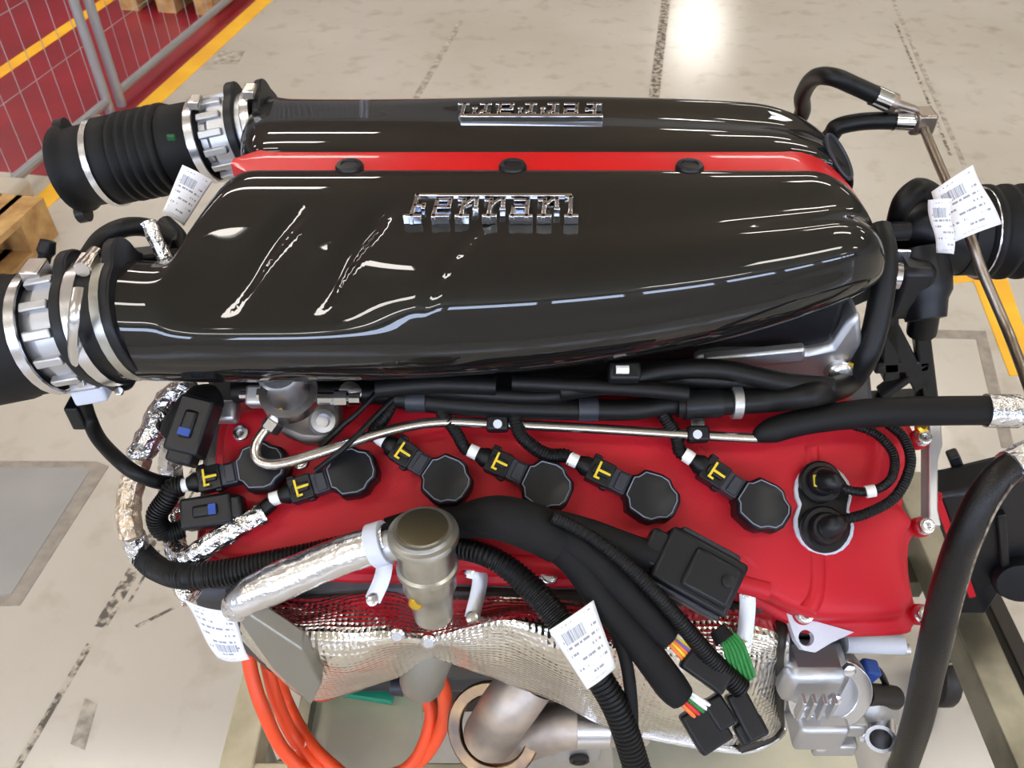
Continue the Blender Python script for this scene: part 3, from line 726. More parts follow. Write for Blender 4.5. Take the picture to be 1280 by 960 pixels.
pump = MB().prism([C(a, b_, .0) for a, b_ in ((352, 520), (392, 496), (430, 502), (432, 540), (410, 560), (384, 558), (354, 545))], CN*.03).build('fuel_pump', 'pump_cast', E, bevel=.006, label='cast fuel pump body under the plenum')
MB().lathe(C(402, 528, .03), CN+RT*.4, [(0, .013), (.008, .012), (.009, .007), (.003, .006)], 18).build('pump_boss', 'alu', pump)
MB().ringband(C(362, 494, .06), CN*.7+CU*.2, .020, .028, .012).build('pump_collar', 'steel', pump)
MB().lathe(C(362, 494, .02), CN*.7+CU*.2, [(0, .024), (.04, .022), (.045, .019)], 24).build('pump_head', 'alu', pump)
MB().box(C(325, 496, .045), (.024, .02, .02), RT, CU, CN).build('pump_block', 'alu', pump, bevel=.003)
MB().lathe(C(300, 494, .05), RT, [(0, .004), (.016, .004), (.018, .008), (.03, .008)], 8).build('pump_fitting', 'steel', pump)
MB().lathe(C(398, 498, .06), RT, [(0, .006), (.014, .006), (.016, .009), (.028, .009), (.030, .006), (.04, .006)], 8).build('pump_fitting', 'chrome', pump)
MB().lathe(C(436, 494, .05), RT*.3+CN, [(0, .011), (.012, .011), (.014, .006)], 14).build('pump_fitting', 'steel', pump)
MB().lathe(C(352, 517, .05), V((-.6, -.6, .3)), [(0, .006), (.008, .006)], 6).build('brass_nut', 'brass', pump)
# ---- hoses lying under the front of the plenum
H = [([(292, 490), (320, 487), (400, 486), (500, 494)], .012, .02),
     ([(495, 497), (560, 505), (640, 510), (720, 512), (790, 512), (840, 505), (910, 500)], .011, .03),
     ([(520, 484), (600, 492), (690, 494), (760, 476), (810, 470), (880, 474), (960, 478), (1040, 486)], .009, .04),
     ([(700, 488), (760, 480), (830, 464), (900, 462), (980, 478), (1040, 484)], .010, .055),
     ([(640, 478), (720, 482), (800, 486), (860, 492)], .008, .06),
     ([(470, 486), (540, 480), (620, 482)], .010, .05)]
for pts, r, h in H: T('valley_hose', [C(a, b_, h) for a, b_ in pts], r, 'rubber', E, n=12)
MB().box(C(780, 466, .075), (.03, .018, .018), RT, CU, CN).build('hose_joint', 'plastic', E, bevel=.003)
MB().lathe(C(770, 462, .085), RT, [(0, .004), (.012, .004)], 10).build('white_stub', 'white', E)
for px, py, l in ((735, 511, .02), (520, 500, .03)):
    MB().cyl(C(px-12, py, .032), C(px+12, py, .032), .0125, 16).build('hose_sleeve', 'plastic_grey', E)
vh = T('vent_hose', [C(846, 507, .035), C(880, 505, .035), C(915, 503, .035), C(960, 500, .040), C(1020, 492, .058), Y(1060, 478, .655), Y(1085, 440, .665), Y(1100, 380, .69), Y(1106, 320, .72), Y(1098, 285, .75)], .0125, 'rubber', E, label='black breather hose running up past the plenum end')
MB().cyl(C(855, 507, .035), C(900, 504, .035), .0145, 18).build('hose_sleeve', 'plastic', vh)
MB().ringband(C(920, 503, .035), RT, .0125, .0165, .009).build('hose_clamp', 'alu', vh)

# ---- right end: elbow, bellows, brackets
RY = .86
el = MB().tube([Y(1122, 310, RY), Y(1134, 290, RY), Y(1150, 284, RY), Y(1172, 288, RY), Y(1206, 292, RY)], [.014, .028, .038, .046, .049], 28).build('intake_elbow', 'plastic', E, label='black plastic elbow at the engine end')
a0 = Y(1196, 291, RY); rx = (Y(1300, 289, RY)-a0).normalized()
pr = [(0, .0495), (.018, .0495)]; t = .02
for k in range(5): pr += [(t, .046), (t+.007, .055), (t+.012, .055), (t+.019, .046)]; t += .021
pr += [(t+.03, .05), (t+.04, .05)]
d3 = MB().lathe(a0, rx, pr, 40).build('rubber_duct', 'rubber_matt', E, sharp=60, label='black ribbed rubber duct leaving the engine end')
MB().ringband(Y(1226, 291, RY), rx, .0495, .053, .009).build('hose_clamp', 'alu_bright', d3)
T('elbow_arch', [Y(1116, 285, RY-.03), Y(1128, 255, RY-.03), Y(1148, 238, RY-.02), Y(1170, 244, RY-.02)], [.008, .012, .014, .010], 'rubber', el)
MB().cyl(Y(1100, 290, RY-.05), Y(1135, 288, RY-.05), .011, 14).build('elbow_stub', 'plastic', el)
MB().lathe(Y(1150, 345, RY-.05), V((.1, -.6, -.6)), [(-.03, .032), (0, .034), (.02, .032), (.03, .026), (.05, .022)], 24).build('sensor_body', 'plastic', el)
MB().box(Y(1132, 355, RY-.06), (.04, .05, .07)).build('actuator', 'plastic', el, bevel=.008)
MB().box(Y(1125, 320, RY-.055), (.02, .004, .014)).build('foil_label', 'alu_bright', el)
MB().ringband(Y(1121, 345, RY-.08), (1, -.2, 0), .012, .015, .006).build('hose_clamp', 'alu_bright', el)
MB().cyl(Y(1158, 375, RY-.06), Y(1152, 415, RY-.06), .017, 16).build('sensor_tail', 'rubber', el)
tr = MB()
for a, b_, w_ in (((1108, 400), (1150, 480), .02), ((1092, 455), (1160, 452), .018), ((1148, 395), (1162, 500), .018), ((1100, 492), (1160, 450), .012), ((1108, 330), (1112, 470), .02)):
    tr.beam(Y(*a, .80), Y(*b_, .80), w_, .02, (0, 1, 0))
tr.beam(V((.36, .83, .98)), Y(1140, 330, .835), .03, .025, (0, 1, 0)).beam(V((.39, .80, .85)), Y(1158, 497, .80), .02, .02, (0, 1, 0))
tr.build('end_bracket', 'plastic', E, bevel=.003, label='black truss bracket at the engine end')
MB().box(V((.385, YC, .74)), (.05, .40, .36)).build('timing_cover', 'alu', E, bevel=.015)
MB().prism([C(a, b_, -.05) for a, b_ in ((1150, 535), (1166, 535), (1168, 560), (1162, 580), (1162, 640), (1166, 660), (1150, 660))], CN*.02).build('head_flange', 'alu', E, bevel=.002)
MB().lathe(C(1150, 535, -.01), CN, [(0, .006), (.006, .006), (.008, .003)], 10).build('brass_nut', 'brass', E)

# ---- secondary air valve with foil wrapped pipe
vt = C(527, 655, .075); va = (C(541, 745, -.02)-vt).normalized(); va = (V((.03, -.10, -1))).normalized()
vt = C(528, 660, .098)
prv = [(0, .005), (.0, .0265), (.002, .0270), (.0045, .0275), (.005, .0315), (.007, .032), (.011, .032), (.013, .027), (.045, .026), (.047, .0285), (.052, .0285), (.053, .025), (.075, .025), (.08, .021), (.118, .019)]
valve = MB().lathe(vt, va, prv, 40).build('air_valve', 'zinc', E, sharp=40, label='round satin metal secondary air valve')
MB().lathe(vt+va*.0005, -va, [(0, .0235), (.0022, .0225), (.0026, .020)], 32).build('valve_cap', 'valve_top', valve)
st0 = vt+va*.022; st1 = C(474, 682, .066)
MB().cyl(st0, st1, .014, 18).build('valve_spigot', 'alu', valve)
MB().lathe(C(521, 750, .046), V((0, -1, .4)), [(-.02, .006), (0, .007), (.006, .007), (.008, .005)], 12).build('yellow_plug', 'brass', valve)
fp = T('foil_pipe', [C(486, 676, .068), C(440, 690, .058), C(380, 714, .047), C(320, 740, .036), C(300, 752, .028)], [.0165, .018, .018, .019, .016], 'foil_smooth', E, jit=.025, n=20, label='silver foil wrapped air pipe')
MB().ringband(C(474, 680, .0655), C(486, 676, .068)-C(440, 690, .058), .017, .0205, .014).build('pipe_clamp', 'white_flange', fp)
T('pipe_end', [C(318, 742, .035), C(304, 750, .028), C(294, 758, .016)], .015, 'foil', E, jit=.08, flat=True, n=14)
# straps from the cover to the heat shield
for (a, b_, c_, h0) in (((482, 696), (478, 722), (466, 750), .0), ((586, 712), (600, 722), (590, 772), -.01), ((934, 742), (934, 765), (929, 808), -.02)):
    s_ = MB().tube([C(*a, h0), C(*b_, h0-.005), C(*c_, h0-.012)], .0085, 10, flat=.25, upv=tuple(CN)).build('shield_strap', 'alu', E)
    for q in (a, c_): MB().lathe(C(*q, h0+.0 if q is a else h0-.010), CN, [(0, .006), (.004, .006), (.005, .003)], 12).build('strap_rivet', 'alu_bright', s_)

# ---- heat shield (rows: pixel column, then edge rows)
def shield_pt(px, rows, j): return rows[j]
HS = [  # px, top(row,h), inner(row,h), crease(row,y), mid(row,y), bottom(row,y)
    (300, (752, -.030), (762, -.030), (776, .478), (790, .490), (800, .505)),
    (345, (744, -.040), (760, -.032), (790, .462), (822, .470), (846, .492)),
    (390, (742, -.048), (764, -.030), (800, .452), (836, .458), (872, .485)),
    (440, (740, -.050), (752, -.032), (802, .450), (836, .455), (868, .480)),
    (490, (738, -.050), (752, -.036), (792, .455), (824, .456), (852, .478)),
    (540, (738, -.050), (765, -.045), (796, .462), (812, .462), (826, .478)),
    (590, (738, -.050), (764, -.036), (786, .455), (808, .452), (838, .470)),
    (640, (740, -.050), (762, -.032), (774, .452), (812, .446), (856, .466)),
    (700, (742, -.050), (766, -.034), (786, .450), (840, .446), (884, .464)),
    (760, (746, -.050), (776, -.036), (806, .448), (862, .444), (908, .460)),
    (820, (750, -.050), (784, -.036), (822, .446), (880, .444), (926, .460)),
    (880, (754, -.050), (790, -.036), (830, .446), (890, .446), (934, .462)),
    (930, (756, -.050), (796, -.036), (834, .450), (894, .450), (935, .466)),
    (962, (760, -.050), (800, -.040), (834, .462), (888, .462), (922, .472)),
    (975, (772, -.055), (806, -.050), (834, .480), (880, .482), (905, .488))]
grid = []
for px, t, i, c_, m_, bt_ in HS:
    ctrl = [C(px, t[0], t[1]), C(px, i[0], i[1]), Y(px, *c_), Y(px, *m_), Y(px, *bt_)]
    grid.append(cr(ctrl, 7))
cols = []
for j in range(len(grid[0])): cols.append(cr([g[j] for g in grid], 8))
nx, ny = len(cols[0]), len(cols)
b = MB(); vs = []; fs = []
for j in range(ny):
    for i in range(nx):
        p = cols[j][i].copy(); u = 6*j/ny; p += V((0, -1, .3))*(.007*abs(((p.x*5.5+u*.22) % 1)*2-1)+.005*abs(((p.x*9.1-u*.35) % 1)*2-1)-.006); vs.append(p)
for j in range(ny-1):
    for i in range(nx-1): fs.append((j*nx+i, j*nx+i+1, (j+1)*nx+i+1, (j+1)*nx+i))
b.add(vs, fs)
acc = [0]
for j in range(1, ny): acc.append(acc[-1]+(cols[j][nx//2]-cols[j-1][nx//2]).length)
for j in range(ny):
    for i in range(nx): b.uv[j*nx+i] = (vs[j*nx+i].x, acc[j])
hs = b.build('heat_shield', 'emboss', E, sharp=80, label='embossed silver foil heat shield below the red cover')
so = hs.modifiers.new('sheet', 'SOLIDIFY'); so.thickness = .0015
edge = [cols[j][-1] for j in range(ny)]
T('shield_rim', [p+V((.006, .0, -.004)) for p in (edge[0], edge[7], edge[14], edge[21], edge[28], cols[-1][-9], cols[-1][-20], cols[-1][-40])], .0045, 'alu_bright', hs, n=10)
T('shield_edge', [cols[0][40], cols[0][70], cols[0][-12], edge[0], edge[7], edge[14], edge[21], edge[28], cols[-1][-9], cols[-1][-18]], .0062, 'dark_iron', hs, n=10)
# dull sheet closing the left end of the shield
MB().prism([Y(297, 774, .456), Y(310, 768, .450), Y(378, 813, .436), Y(402, 856, .436), Y(389, 882, .442), Y(340, 836, .452)], V((0, .018, .006))).build('shield_end_sheet', 'sheet_grey', hs, bevel=.002)
for px, py in ((497, 792), (536, 800)):
    MB().lathe(Y(px, py, .455), V((0, -1, .6)), [(0, .008), (.004, .0075), (.006, .005)], 14).build('shield_bolt', 'alu_bright', hs)
# ---- exhaust under the shield
T('exhaust_pipe', [Y(545, 800, .50), Y(530, 838, .49), Y(528, 850, .50)], .026, 'sheet_grey', E)
ex1 = T('exhaust_pipe', [Y(660, 850, .52), Y(635, 885, .50), Y(612, 920, .50)], .034, 'exhaust', E, n=24)
T('exhaust_pipe', [Y(618, 935, .52), Y(680, 912, .50), Y(740, 905, .49), Y(800, 908, .50)], [.034, .03, .026, .026], 'exhaust', E, n=24)
fa = (Y(604, 930, .50)-Y(650, 862, .515)).normalized()
MB().ringband(Y(617, 912, .50), V((-.25, -.62, .62)), .043, .060, .010).build('exhaust_flange', 'exhaust_gold', E, bevel=.002)
MB().cyl(Y(720, 905, .485), Y(760, 905, .485), .028, 24).build('exhaust_sleeve', 'alu_bright', E)
ph_ = MB().box(Y(722, 938, .50), (.06, .01, .05)).build('pipe_hanger', 'alu', E, bevel=.006)
MB().lathe(Y(724, 948, .494), (0, -1, 0), [(0, .013), (.004, .013), (.005, .009), (.002, .008)], 16).build('hole_shade_disc', 'dark_iron', ph_)  # dark disc in place of the plate's hole, shade given by its colour

# ---- water pump at the lower right
W0 = Y(1035, 865, .47)
wp = MB().lathe(W0, (0, -1, .5), [(-.05, .045), (-.01, .047), (0, .044), (.006, .034), (.008, .02)], 28).build('water_pump', 'alu', E, label='bright cast aluminium water pump')
MB().box(Y(1020, 900, .46), (.055, .05, .05)).build('pump_housing', 'alu', wp, bevel=.006)
MB().box(Y(1012, 838, .48), (.07, .05, .06)).build('pump_housing', 'alu', wp, bevel=.012)
MB().cyl(Y(985, 850, .48), Y(1030, 846, .48), .022, 20).build('pump_neck', 'alu_bright', wp)
MB().cyl(Y(995, 910, .455), Y(1030, 905, .455), .016, 18).build('pump_neck', 'alu_bright', wp)
sp0, sp1 = Y(1100, 893, .50), Y(1101, 924, .455)
MB().lathe(sp0, sp1-sp0, [(0, .017), ((sp1-sp0).length, .017), ((sp1-sp0).length, .0125), (.01, .012)], 24).build('pump_outlet', 'alu_bright', wp)
MB().tube([Y(1050, 890, .48), Y(1085, 880, .49), Y(1102, 892, .50)], .02, 18).build('pump_arm', 'alu', wp)
MB().box(Y(1080, 842, .50), (.02, .02, .035), V((.9, 0, -.3)).normalized(), V((0, 1, 0)), V((.3, 0, .9)).normalized()).build('blue_clip', 'blue', wp, bevel=.003)
MB().cyl(Y(1056, 804, .50), Y(1128, 806, .50), .0105, 18).build('pump_pipe', 'white_flange', wp)
MB().cyl(Y(1080, 868, .49), Y(1118, 872, .50), .014, 16).build('pump_stub', 'dark_iron', wp)
for px, py in ((1042, 872), (1005, 885), (1078, 918), (1025, 930), (1060, 835)):
    MB().lathe(Y(px, py, .445 if px < 1050 else .465), (0, -1, .5), [(0, .007), (.006, .007), (.007, .004)], 6).build('pump_bolt', 'alu_bright', wp)
for px in (992, 1000, 1022): MB().ringband(Y(px, 849, .48), RT, .0215, .0245, .005).build('neck_ring', 'alu', wp)
for k in range(4): MB().box(Y(1000+k*13, 884, .438), (.004, .012, .036)).build('housing_rib', 'alu', wp, bevel=.001)
MB().ringband(W0+V((0, -.003, .0015)), (0, -1, .5), .030, .046, .010).build('pump_face', 'alu_bright', wp, bevel=.001)
MB().cyl(Y(1118, 812, .50), Y(1136, 812, .50), .006, 12).build('pump_spigot', 'alu', wp)
for px, py, w_ in ((1040, 925, .05), (1062, 900, .03)):
    MB().box(Y(px, py, .465), (w_, .03, .025)).build('pump_lug', 'alu', wp, bevel=.004)
T('pump_wire', [Y(1078, 830, .51), Y(1098, 838, .51), Y(1110, 862, .51), Y(1118, 880, .52)], .004, 'rubber', E)

# ------------------------------------------------------------------ foil wrapped harness at the left end
fh = thing('foil_harness', C(200, 620, -.05), 'foil wrapped cable harness looping around the left end of the red cover', 'cable')
T('foil_sleeve', [Y(240, 480, .66), Y(212, 500, .65), Y(190, 540, .62), Y(172, 575, .6)], .0135, 'foil', fh, jit=.1, flat=True, n=12)
T('tan_sleeve', [Y(174, 572, .6), Y(164, 610, .58), Y(160, 645, .56), Y(166, 672, .545)], .0125, 'foil_brown', fh, jit=.08, flat=True, n=12)
T('foil_sleeve', [Y(166, 668, .545), Y(174, 690, .54), Y(184, 700, .535)], .0125, 'foil', fh, jit=.08, flat=True, n=12)
T('black_sleeve', [Y(176, 692, .54), Y(196, 710, .52), Y(232, 720, .488), C(290, 714, .015), C(330, 706, .0155), C(390, 694, .0155), C(450, 680, .0155)], .0125, 'rubber', fh, rib=.004, ribamp=.05)
T('foil_sleeve', [Y(222, 530, .63), Y(214, 565, .625), Y(213, 600, .625), C(216, 640, -.035)], .0125, 'foil', fh, jit=.12, flat=True, n=12)
T('foil_sleeve', [C(216, 630, -.035), C(218, 665, -.035), C(222, 690, -.018), C(238, 696, .006), C(270, 675, .016), C(332, 640, .018)], .011, 'foil', fh, jit=.1, flat=True, n=12)
T('foil_sleeve', [C(222, 690, -.01), C(228, 730, -.02), C(240, 748, -.02)], .011, 'foil', fh, jit=.12, flat=True, n=12)
T('black_sleeve', [C(326, 640, .018), C(340, 628, .019)], .0075, 'rubber', fh)
T('black_sleeve', [C(272, 496, .024), C(256, 503, .030), C(236, 520, .024), C(214, 540, .006)], [.012, .020, .019, .012], 'tape_black', fh)
T('black_sleeve', [C(285, 732, -.014), C(320, 728, -.014), C(380, 726, -.014)], .010, 'rubber', fh)
def plug(c, dx, size, par, blue=True):
    ex = dx.normalized(); ey = CN.cross(ex)
    q = MB().box(c, size, ex, ey, CN).box(c+ex*size[0]*.5, (size[0]*.35, size[1]*.75, size[2]*.8), ex, ey, CN).box(c+CN*size[2]*.5, (size[0]*.5, size[1]*.4, .006), ex, ey, CN).build('plug', 'plastic', par, bevel=.003)
    if blue: MB().box(c+CN*size[2]*.55+ex*size[0]*.15, (.007, size[1]*.34, .004), ex, ey, CN).build('blue_tab', 'blue', q)
plug(C(242, 534, .052), C(236, 585, 0)-C(262, 510, 0), (.055, .034, .03), fh)
plug(C(262, 640, .018), C(300, 630, 0)-C(235, 640, 0), (.05, .03, .026), fh)
MB().box(C(282, 515, .012), (.026, .022, .02), RT, CU, CN).build('lug', 'alu', fh, bevel=.004)

# ------------------------------------------------------------------ loose black wiring harness over the cover
wh = thing('wiring_harness', C(700, 690, .02), 'thick black taped wiring loom draped over the red cover and foil shield', 'cable')
T('trunk', [C(484, 664, .0175), C(528, 653, .0175), C(570, 653, .0195), C(598, 648, .034), C(628, 648, .053), C(668, 660, .052), C(700, 680, .046)], [.013, .014, .0155, .019, .0215, .023, .020], 'tape_black', wh)
T('branch', [C(680, 664, .048), C(720, 700, .04), C(755, 750, .034), C(800, 805, .030), C(838, 856, .022), C(852, 872, .018)], [.018, .017, .0155, .015, .0155, .013], 'tape_black', wh)
T('branch', [C(690, 662, .05), C(740, 695, .046), C(790, 745, .040), C(824, 786, .034), C(836, 799, .031)], [.016, .016, .015, .014, .011], 'tape_black', wh)
T('branch', [C(690, 652, .05), C(740, 668, .04), C(790, 688, .036), C(828, 700, .035)], [.012, .014, .015, .014], 'tape_black', wh)
T('conduit', [C(690, 645, .074), C(740, 672, .066), C(790, 712, .062), C(840, 765, .052), C(890, 825, .03), C(928, 862, .02)], [.006, .006, .007, .007, .0085, .010], 'rubber', wh, rib=.003, ribamp=.06)
T('conduit', [C(462, 682, .0125), C(528, 680, .0115), C(566, 684, .013), C(612, 696, .026), C(650, 722, .028), C(690, 764, .034), C(730, 820, .034), C(770, 884, .02), C(796, 960, -.01), C(806, 1000, -.02)], [.0095, .0095, .0105, .0125, .0125, .0125, .0125, .0125], 'rubber', wh, rib=.0045, ribamp=.06)
T('branch', [C(762, 772, .032), C(782, 825, .028), C(790, 890, .014), C(788, 960, -.02), C(790, 1000, -.03)], .006, 'tape_black', wh)
T('red_wire', [Y(782, 850, .41), Y(790, 900, .40), Y(800, 970, .40)], .003, 'red_wire', wh)
# big connector
cx = C(870, 715, .035); ex = (C(915, 738, 0)-C(828, 690, 0)).normalized(); ey = CN.cross(ex)
bc = MB().box(cx, (.078, .054, .034), ex, ey, CN).box(cx+CN*.018+ex*.012, (.048, .040, .008), ex, ey, CN).box(cx-ex*.044, (.02, .036, .026), ex, ey, CN).build('large_connector', 'plastic', wh, bevel=.005)
MB().box(cx+ey*.029, (.06, .006, .02), ex, ey, CN).build('lever', 'plastic_grey', bc, bevel=.002)
MB().box(cx-ey*.029, (.07, .006, .024), ex, ey, CN).build('lever', 'plastic_grey', bc, bevel=.002)
MB().lathe(cx+CN*.0225+ex*.026+ey*.004, CN, [(0, .006), (.0015, .006), (.002, .004)], 14).build('boss', 'plastic', bc)
# pigtails
def pig(a, b_, h0, h1, m, r=.0016): T('pigtail_wire', [C(*a, h0), (C(*a, h0)+C(*b_, h1))/2+CN*.004, C(*b_, h1)], r, m, wh, n=6)
for i, m in enumerate(('orange_wire', 'yellow', 'orange_wire', 'purple_wire', 'yellow', 'white')):
    pig((833+i*2.5, 801-i*1.5), (856+i*4.5, 828-i*2.5), .033, .026, m, .0019)
for i, m in enumerate(('orange_wire', 'red_wire', 'green', 'white', 'white')):
    pig((846+i*3.5, 874-i*2.5), (872+i*6, 900-i*3), .022, .014, m, .0022)
for i, m in enumerate(('green', 'green', 'white')): pig((922+i*5, 866), (928+i*3, 882), .018, .01, m, .002)
ex = (C(935, 858, 0)-C(905, 800, 0)).normalized(); ey = CN.cross(ex)
for k in range(6):
    T('green_wire', [C(900+k*2.2, 796-k*1.5, .026), C(908+k*4, 818-k*2.6, .027), C(920+k*4.6, 864-k*3.6, .020)], .0021, 'green', wh, n=8)
T('wire_boot', [C(896, 786, .026), C(906, 800, .027)], [.008, .010], 'tape_black', wh, n=12)
ex2 = (C(900, 850, 0)-C(865, 825, 0)).normalized(); ey2 = CN.cross(ex2)
MB().box(C(882, 838, .026), (.045, .022, .018), ex2, ey2, CN).box(C(866, 828, .026), (.02, .016, .014), ex2, ey2, CN).build('small_connector', 'plastic', wh, bevel=.003)
ex3 = (C(890, 915, 0)-C(872, 885, 0)).normalized(); ey3 = CN.cross(ex3)
MB().box(C(882, 908, .010), (.04, .034, .018), ex3, ey3, CN).box(C(898, 890, .013), (.03, .02, .016), ex3, ey3, CN).build('small_connector', 'plastic', wh, bevel=.003)
MB().box(C(932, 893, .012), (.045, .02, .018), ex, ey, CN).box(C(938, 912, .010), (.02, .028, .014), ex, ey, CN).build('small_connector', 'plastic', wh, bevel=.003)

# ------------------------------------------------------------------ oil line, upper right
ol = thing('oil_line', Y(1150, 150, .98), 'long thin steel pipe with two black hoses crimped to its block', 'pipe')
OY = .98
T('hose', [V((.325, 1.09, .935)), V((.335, 1.095, 1.02)), Y(998, 150, 1.10), Y(1003, 120, 1.07), Y(1017, 98, 1.03), Y(1040, 96, OY), Y(1070, 108, OY), Y(1096, 120, OY)], .0105, 'rubber', ol)
MB().cyl(Y(1092, 119, OY), Y(1110, 127, OY), .012, 18).build('crimp_sleeve', 'chrome', ol)
MB().lathe(Y(1110, 127, OY), Y(1146, 138, OY)-Y(1110, 127, OY), [(0, .012), (.008, .012), (.009, .006), (.035, .005), (.04, .004)], 14).build('hose_tail', 'brown_steel', ol)
T('hose', [V((.29, .96, 1.02)), Y(1030, 178, .98), Y(1045, 160, .98), Y(1070, 153, OY), Y(1095, 151, OY), Y(1118, 151, OY)], .0105, 'rubber', ol)
MB().cyl(Y(1117, 151, OY), Y(1140, 152, OY), .012, 18).build('crimp_sleeve', 'chrome', ol)
MB().box(Y(1153, 150, OY), (.024, .03, .024)).box(Y(1143, 153, OY), (.012, .02, .026)).build('block', 'brown_steel', ol, bevel=.003)
T('pipe', [Y(1152, 152, OY), Y(1166, 188, .93), Y(1210, 290, .80), Y(1228, 340, .765), Y(1262, 420, .71), C(1294, 505, .055), C(1299, 516, .052)], .0055, 'brown_steel', ol)

# braided hose to the right
bh = thing('braided_hose', C(1100, 520, .04), 'black braided hose lying across the top edge of the red cover', 'hose')
T('hose', [C(944, 546, .026), C(965, 538, .03), C(1010, 526, .035), C(1080, 517, .04), C(1150, 514, .045), C(1238, 513, .05)], [.006, .013, .0135, .0145, .0145, .0145], 'rubber_matt', bh, n=18)
MB().cyl(C(1232, 513, .05), C(1272, 514, .052), .0165, 20).build('silver_sleeve', 'foil', bh)
MB().cyl(C(1270, 514, .052), C(1296, 516, .052), .013, 16).build('hose_tail', 'rubber', bh)
# big sleeved hose at the right edge
sh = thing('sleeved_hose', Y(1200, 740, .42), 'thick glossy black sleeved hose hanging beside the engine', 'hose')
hp = [Y(a, b_, y_) for a, b_, y_ in ((1296, 566, .50), (1262, 585, .485), (1240, 606, .475), (1221, 636, .465), (1205, 672, .455), (1194, 702, .45), (1180, 752, .44), (1169, 802, .43), (1158, 850, .425), (1147, 900, .42), (1128, 960, .42), (1114, 1000, .42))]
T('hose', hp, [.012, .0125, .013, .0135, .0145, .0148, .015, .015], mat('glossy black sleeve', rgb(14, 11, 10), .32, spec=.35, bump=('noise', 700, .6, .0008)), sh, n=20)
T('hose', [hp[1], hp[0], V((.53, .57, 1.06)), V((.63, .67, .98)), V((.75, .75, .83)), V((.81, .82, .58))], .012, 'rubber', sh)
T('seam', [p+((CAM-p).normalized()*.75+RT*.95).normalized()*.0153 for p in hp[2:]], .0016, mat('worn seam', rgb(150, 135, 115), .5, var=(120, rgb(60, 50, 44))), sh, n=6)
T('foil_collar', [Y(1300, 563, .502), Y(1284, 573, .494), Y(1262, 585, .485)], .0145, 'foil', sh, jit=.06, flat=True, n=12)
MB().cyl(Y(1128, 960, .42), Y(1116, 995, .42), .0165, 18).build('end_collar', 'alu', sh)

# ------------------------------------------------------------------ black air box on the trolley
AY = .80
ab = thing('air_box', Y(1230, 740, AY), 'black plastic air box with a red gasket edge', 'air box')
pts = [(1172, 622), (1205, 616), (1340, 584), (1340, 716), (1252, 730), (1214, 742)]
MB().prism([Y(a, b_, AY) for a, b_ in pts], V((-.01, .05, .0))).build('box_body', 'plastic', ab, bevel=.008)
MB().beam(Y(1166, 604, AY+.04), Y(1172, 624, AY-.004), .010, .012, (1, 0, 0)).build('red_gasket', 'red_paint', ab)
MB().beam(Y(1171, 622, AY-.004), Y(1214, 742, AY-.004), .010, .014, (0, 1, 0)).build('red_gasket', 'red_paint', ab)
MB().beam(Y(1190, 566, AY+.06), Y(1206, 606, AY+.05), .016, .02, (0, 1, 0)).build('fin', 'plastic', ab, bevel=.003)
MB().lathe(Y(1275, 725, AY-.02), V((-.3, -1, .3)), [(-.03, .04), (0, .04), (.01, .034), (.012, .02)], 24).build('box_cap', 'plastic', ab)
MB().box((Z(1248, 850, .36).x, AY+.03, .405), (.06, .05, .10)).build('mounting_foot', 'plastic', ab, bevel=.004)
MB().beam(Y(1250, 640, AY-.004), Y(1258, 735, AY-.004), .012, .014, (0, 1, 0)).build('box_rib', 'plastic', ab, bevel=.002)

# ------------------------------------------------------------------ trolley under the engine
TZ = .36
tr_ = thing('engine_trolley', (.18, .8, 0), 'cream and steel engine trolley with sheet trays and castors', 'trolley')
xa = Z(308, 900, TZ).x-.0; xb = Z(1248, 850, TZ).x
yf = Z(340, 972, TZ).y
MB().beam((xa, yf-.0, TZ-.03), (xa, 1.12, TZ-.03), .05, .06).build('side_beam', 'frame_paint', tr_, bevel=.003)
MB().beam((xb, .30, TZ-.03), (xb, 1.12, TZ-.03), .06, .06).build('side_beam', 'frame_steel', tr_, bevel=.003)
MB().beam((xb+.075, .30, TZ-.05), (xb+.075, 1.12, TZ-.05), .03, .04).build('side_beam', 'dark_iron', tr_, bevel=.003)
MB().beam((xa, yf, TZ-.032), (-.06, yf, TZ-.032), .05, .05).build('cross_beam', 'frame_paint', tr_, bevel=.003)
MB().beam((xa, 1.10, TZ-.032), (xb, 1.10, TZ-.032), .05, .05).build('cross_beam', 'frame_paint', tr_, bevel=.003)
MB().beam((-.2, .95, TZ-.105), (xb, .95, TZ-.105), .06, .05).build('cross_beam', 'frame_steel', tr_, bevel=.003)
MB().beam((-.25, .95, TZ-.024), (.30, .95, TZ-.024), .06, .11).build('engine_rest', 'dark_iron', tr_, bevel=.003)
MB().beam((-.25, .70, TZ-.024), (.30, .70, TZ-.024), .06, .11).build('engine_rest', 'dark_iron', tr_, bevel=.003)
ty0 = Z(440, 990, TZ).y; ty1 = Z(440, 860, TZ).y
x0_, x1_ = Z(375, 940, TZ).x, Z(524, 940, TZ).x
tray = MB().box(((x0_+x1_)/2, (ty0+ty1)/2, TZ-.012), (x1_-x0_, ty1-ty0, .012)).build('tray', 'tray', tr_, bevel=.002)
MB().beam((x0_, ty0, TZ+.004), (x0_, ty1, TZ+.004), .02, .03).build('tray_edge', 'frame_steel', tray, bevel=.002)
MB().beam((x0_, ty1, TZ+.004), (x1_, ty1, TZ+.004), .016, .03).build('tray_edge', 'teal', tray, bevel=.002)
g0, g1 = Z(402, 858, TZ+.012), Z(492, 872, TZ+.012)
MB().beam(g0, g1, .02, .012).build('teal_strip', 'teal', tray, bevel=.002)
MB().box((.33, .60, TZ-.02), (.36, .36, .01)).build('tray', 'tray', tr_, bevel=.002)
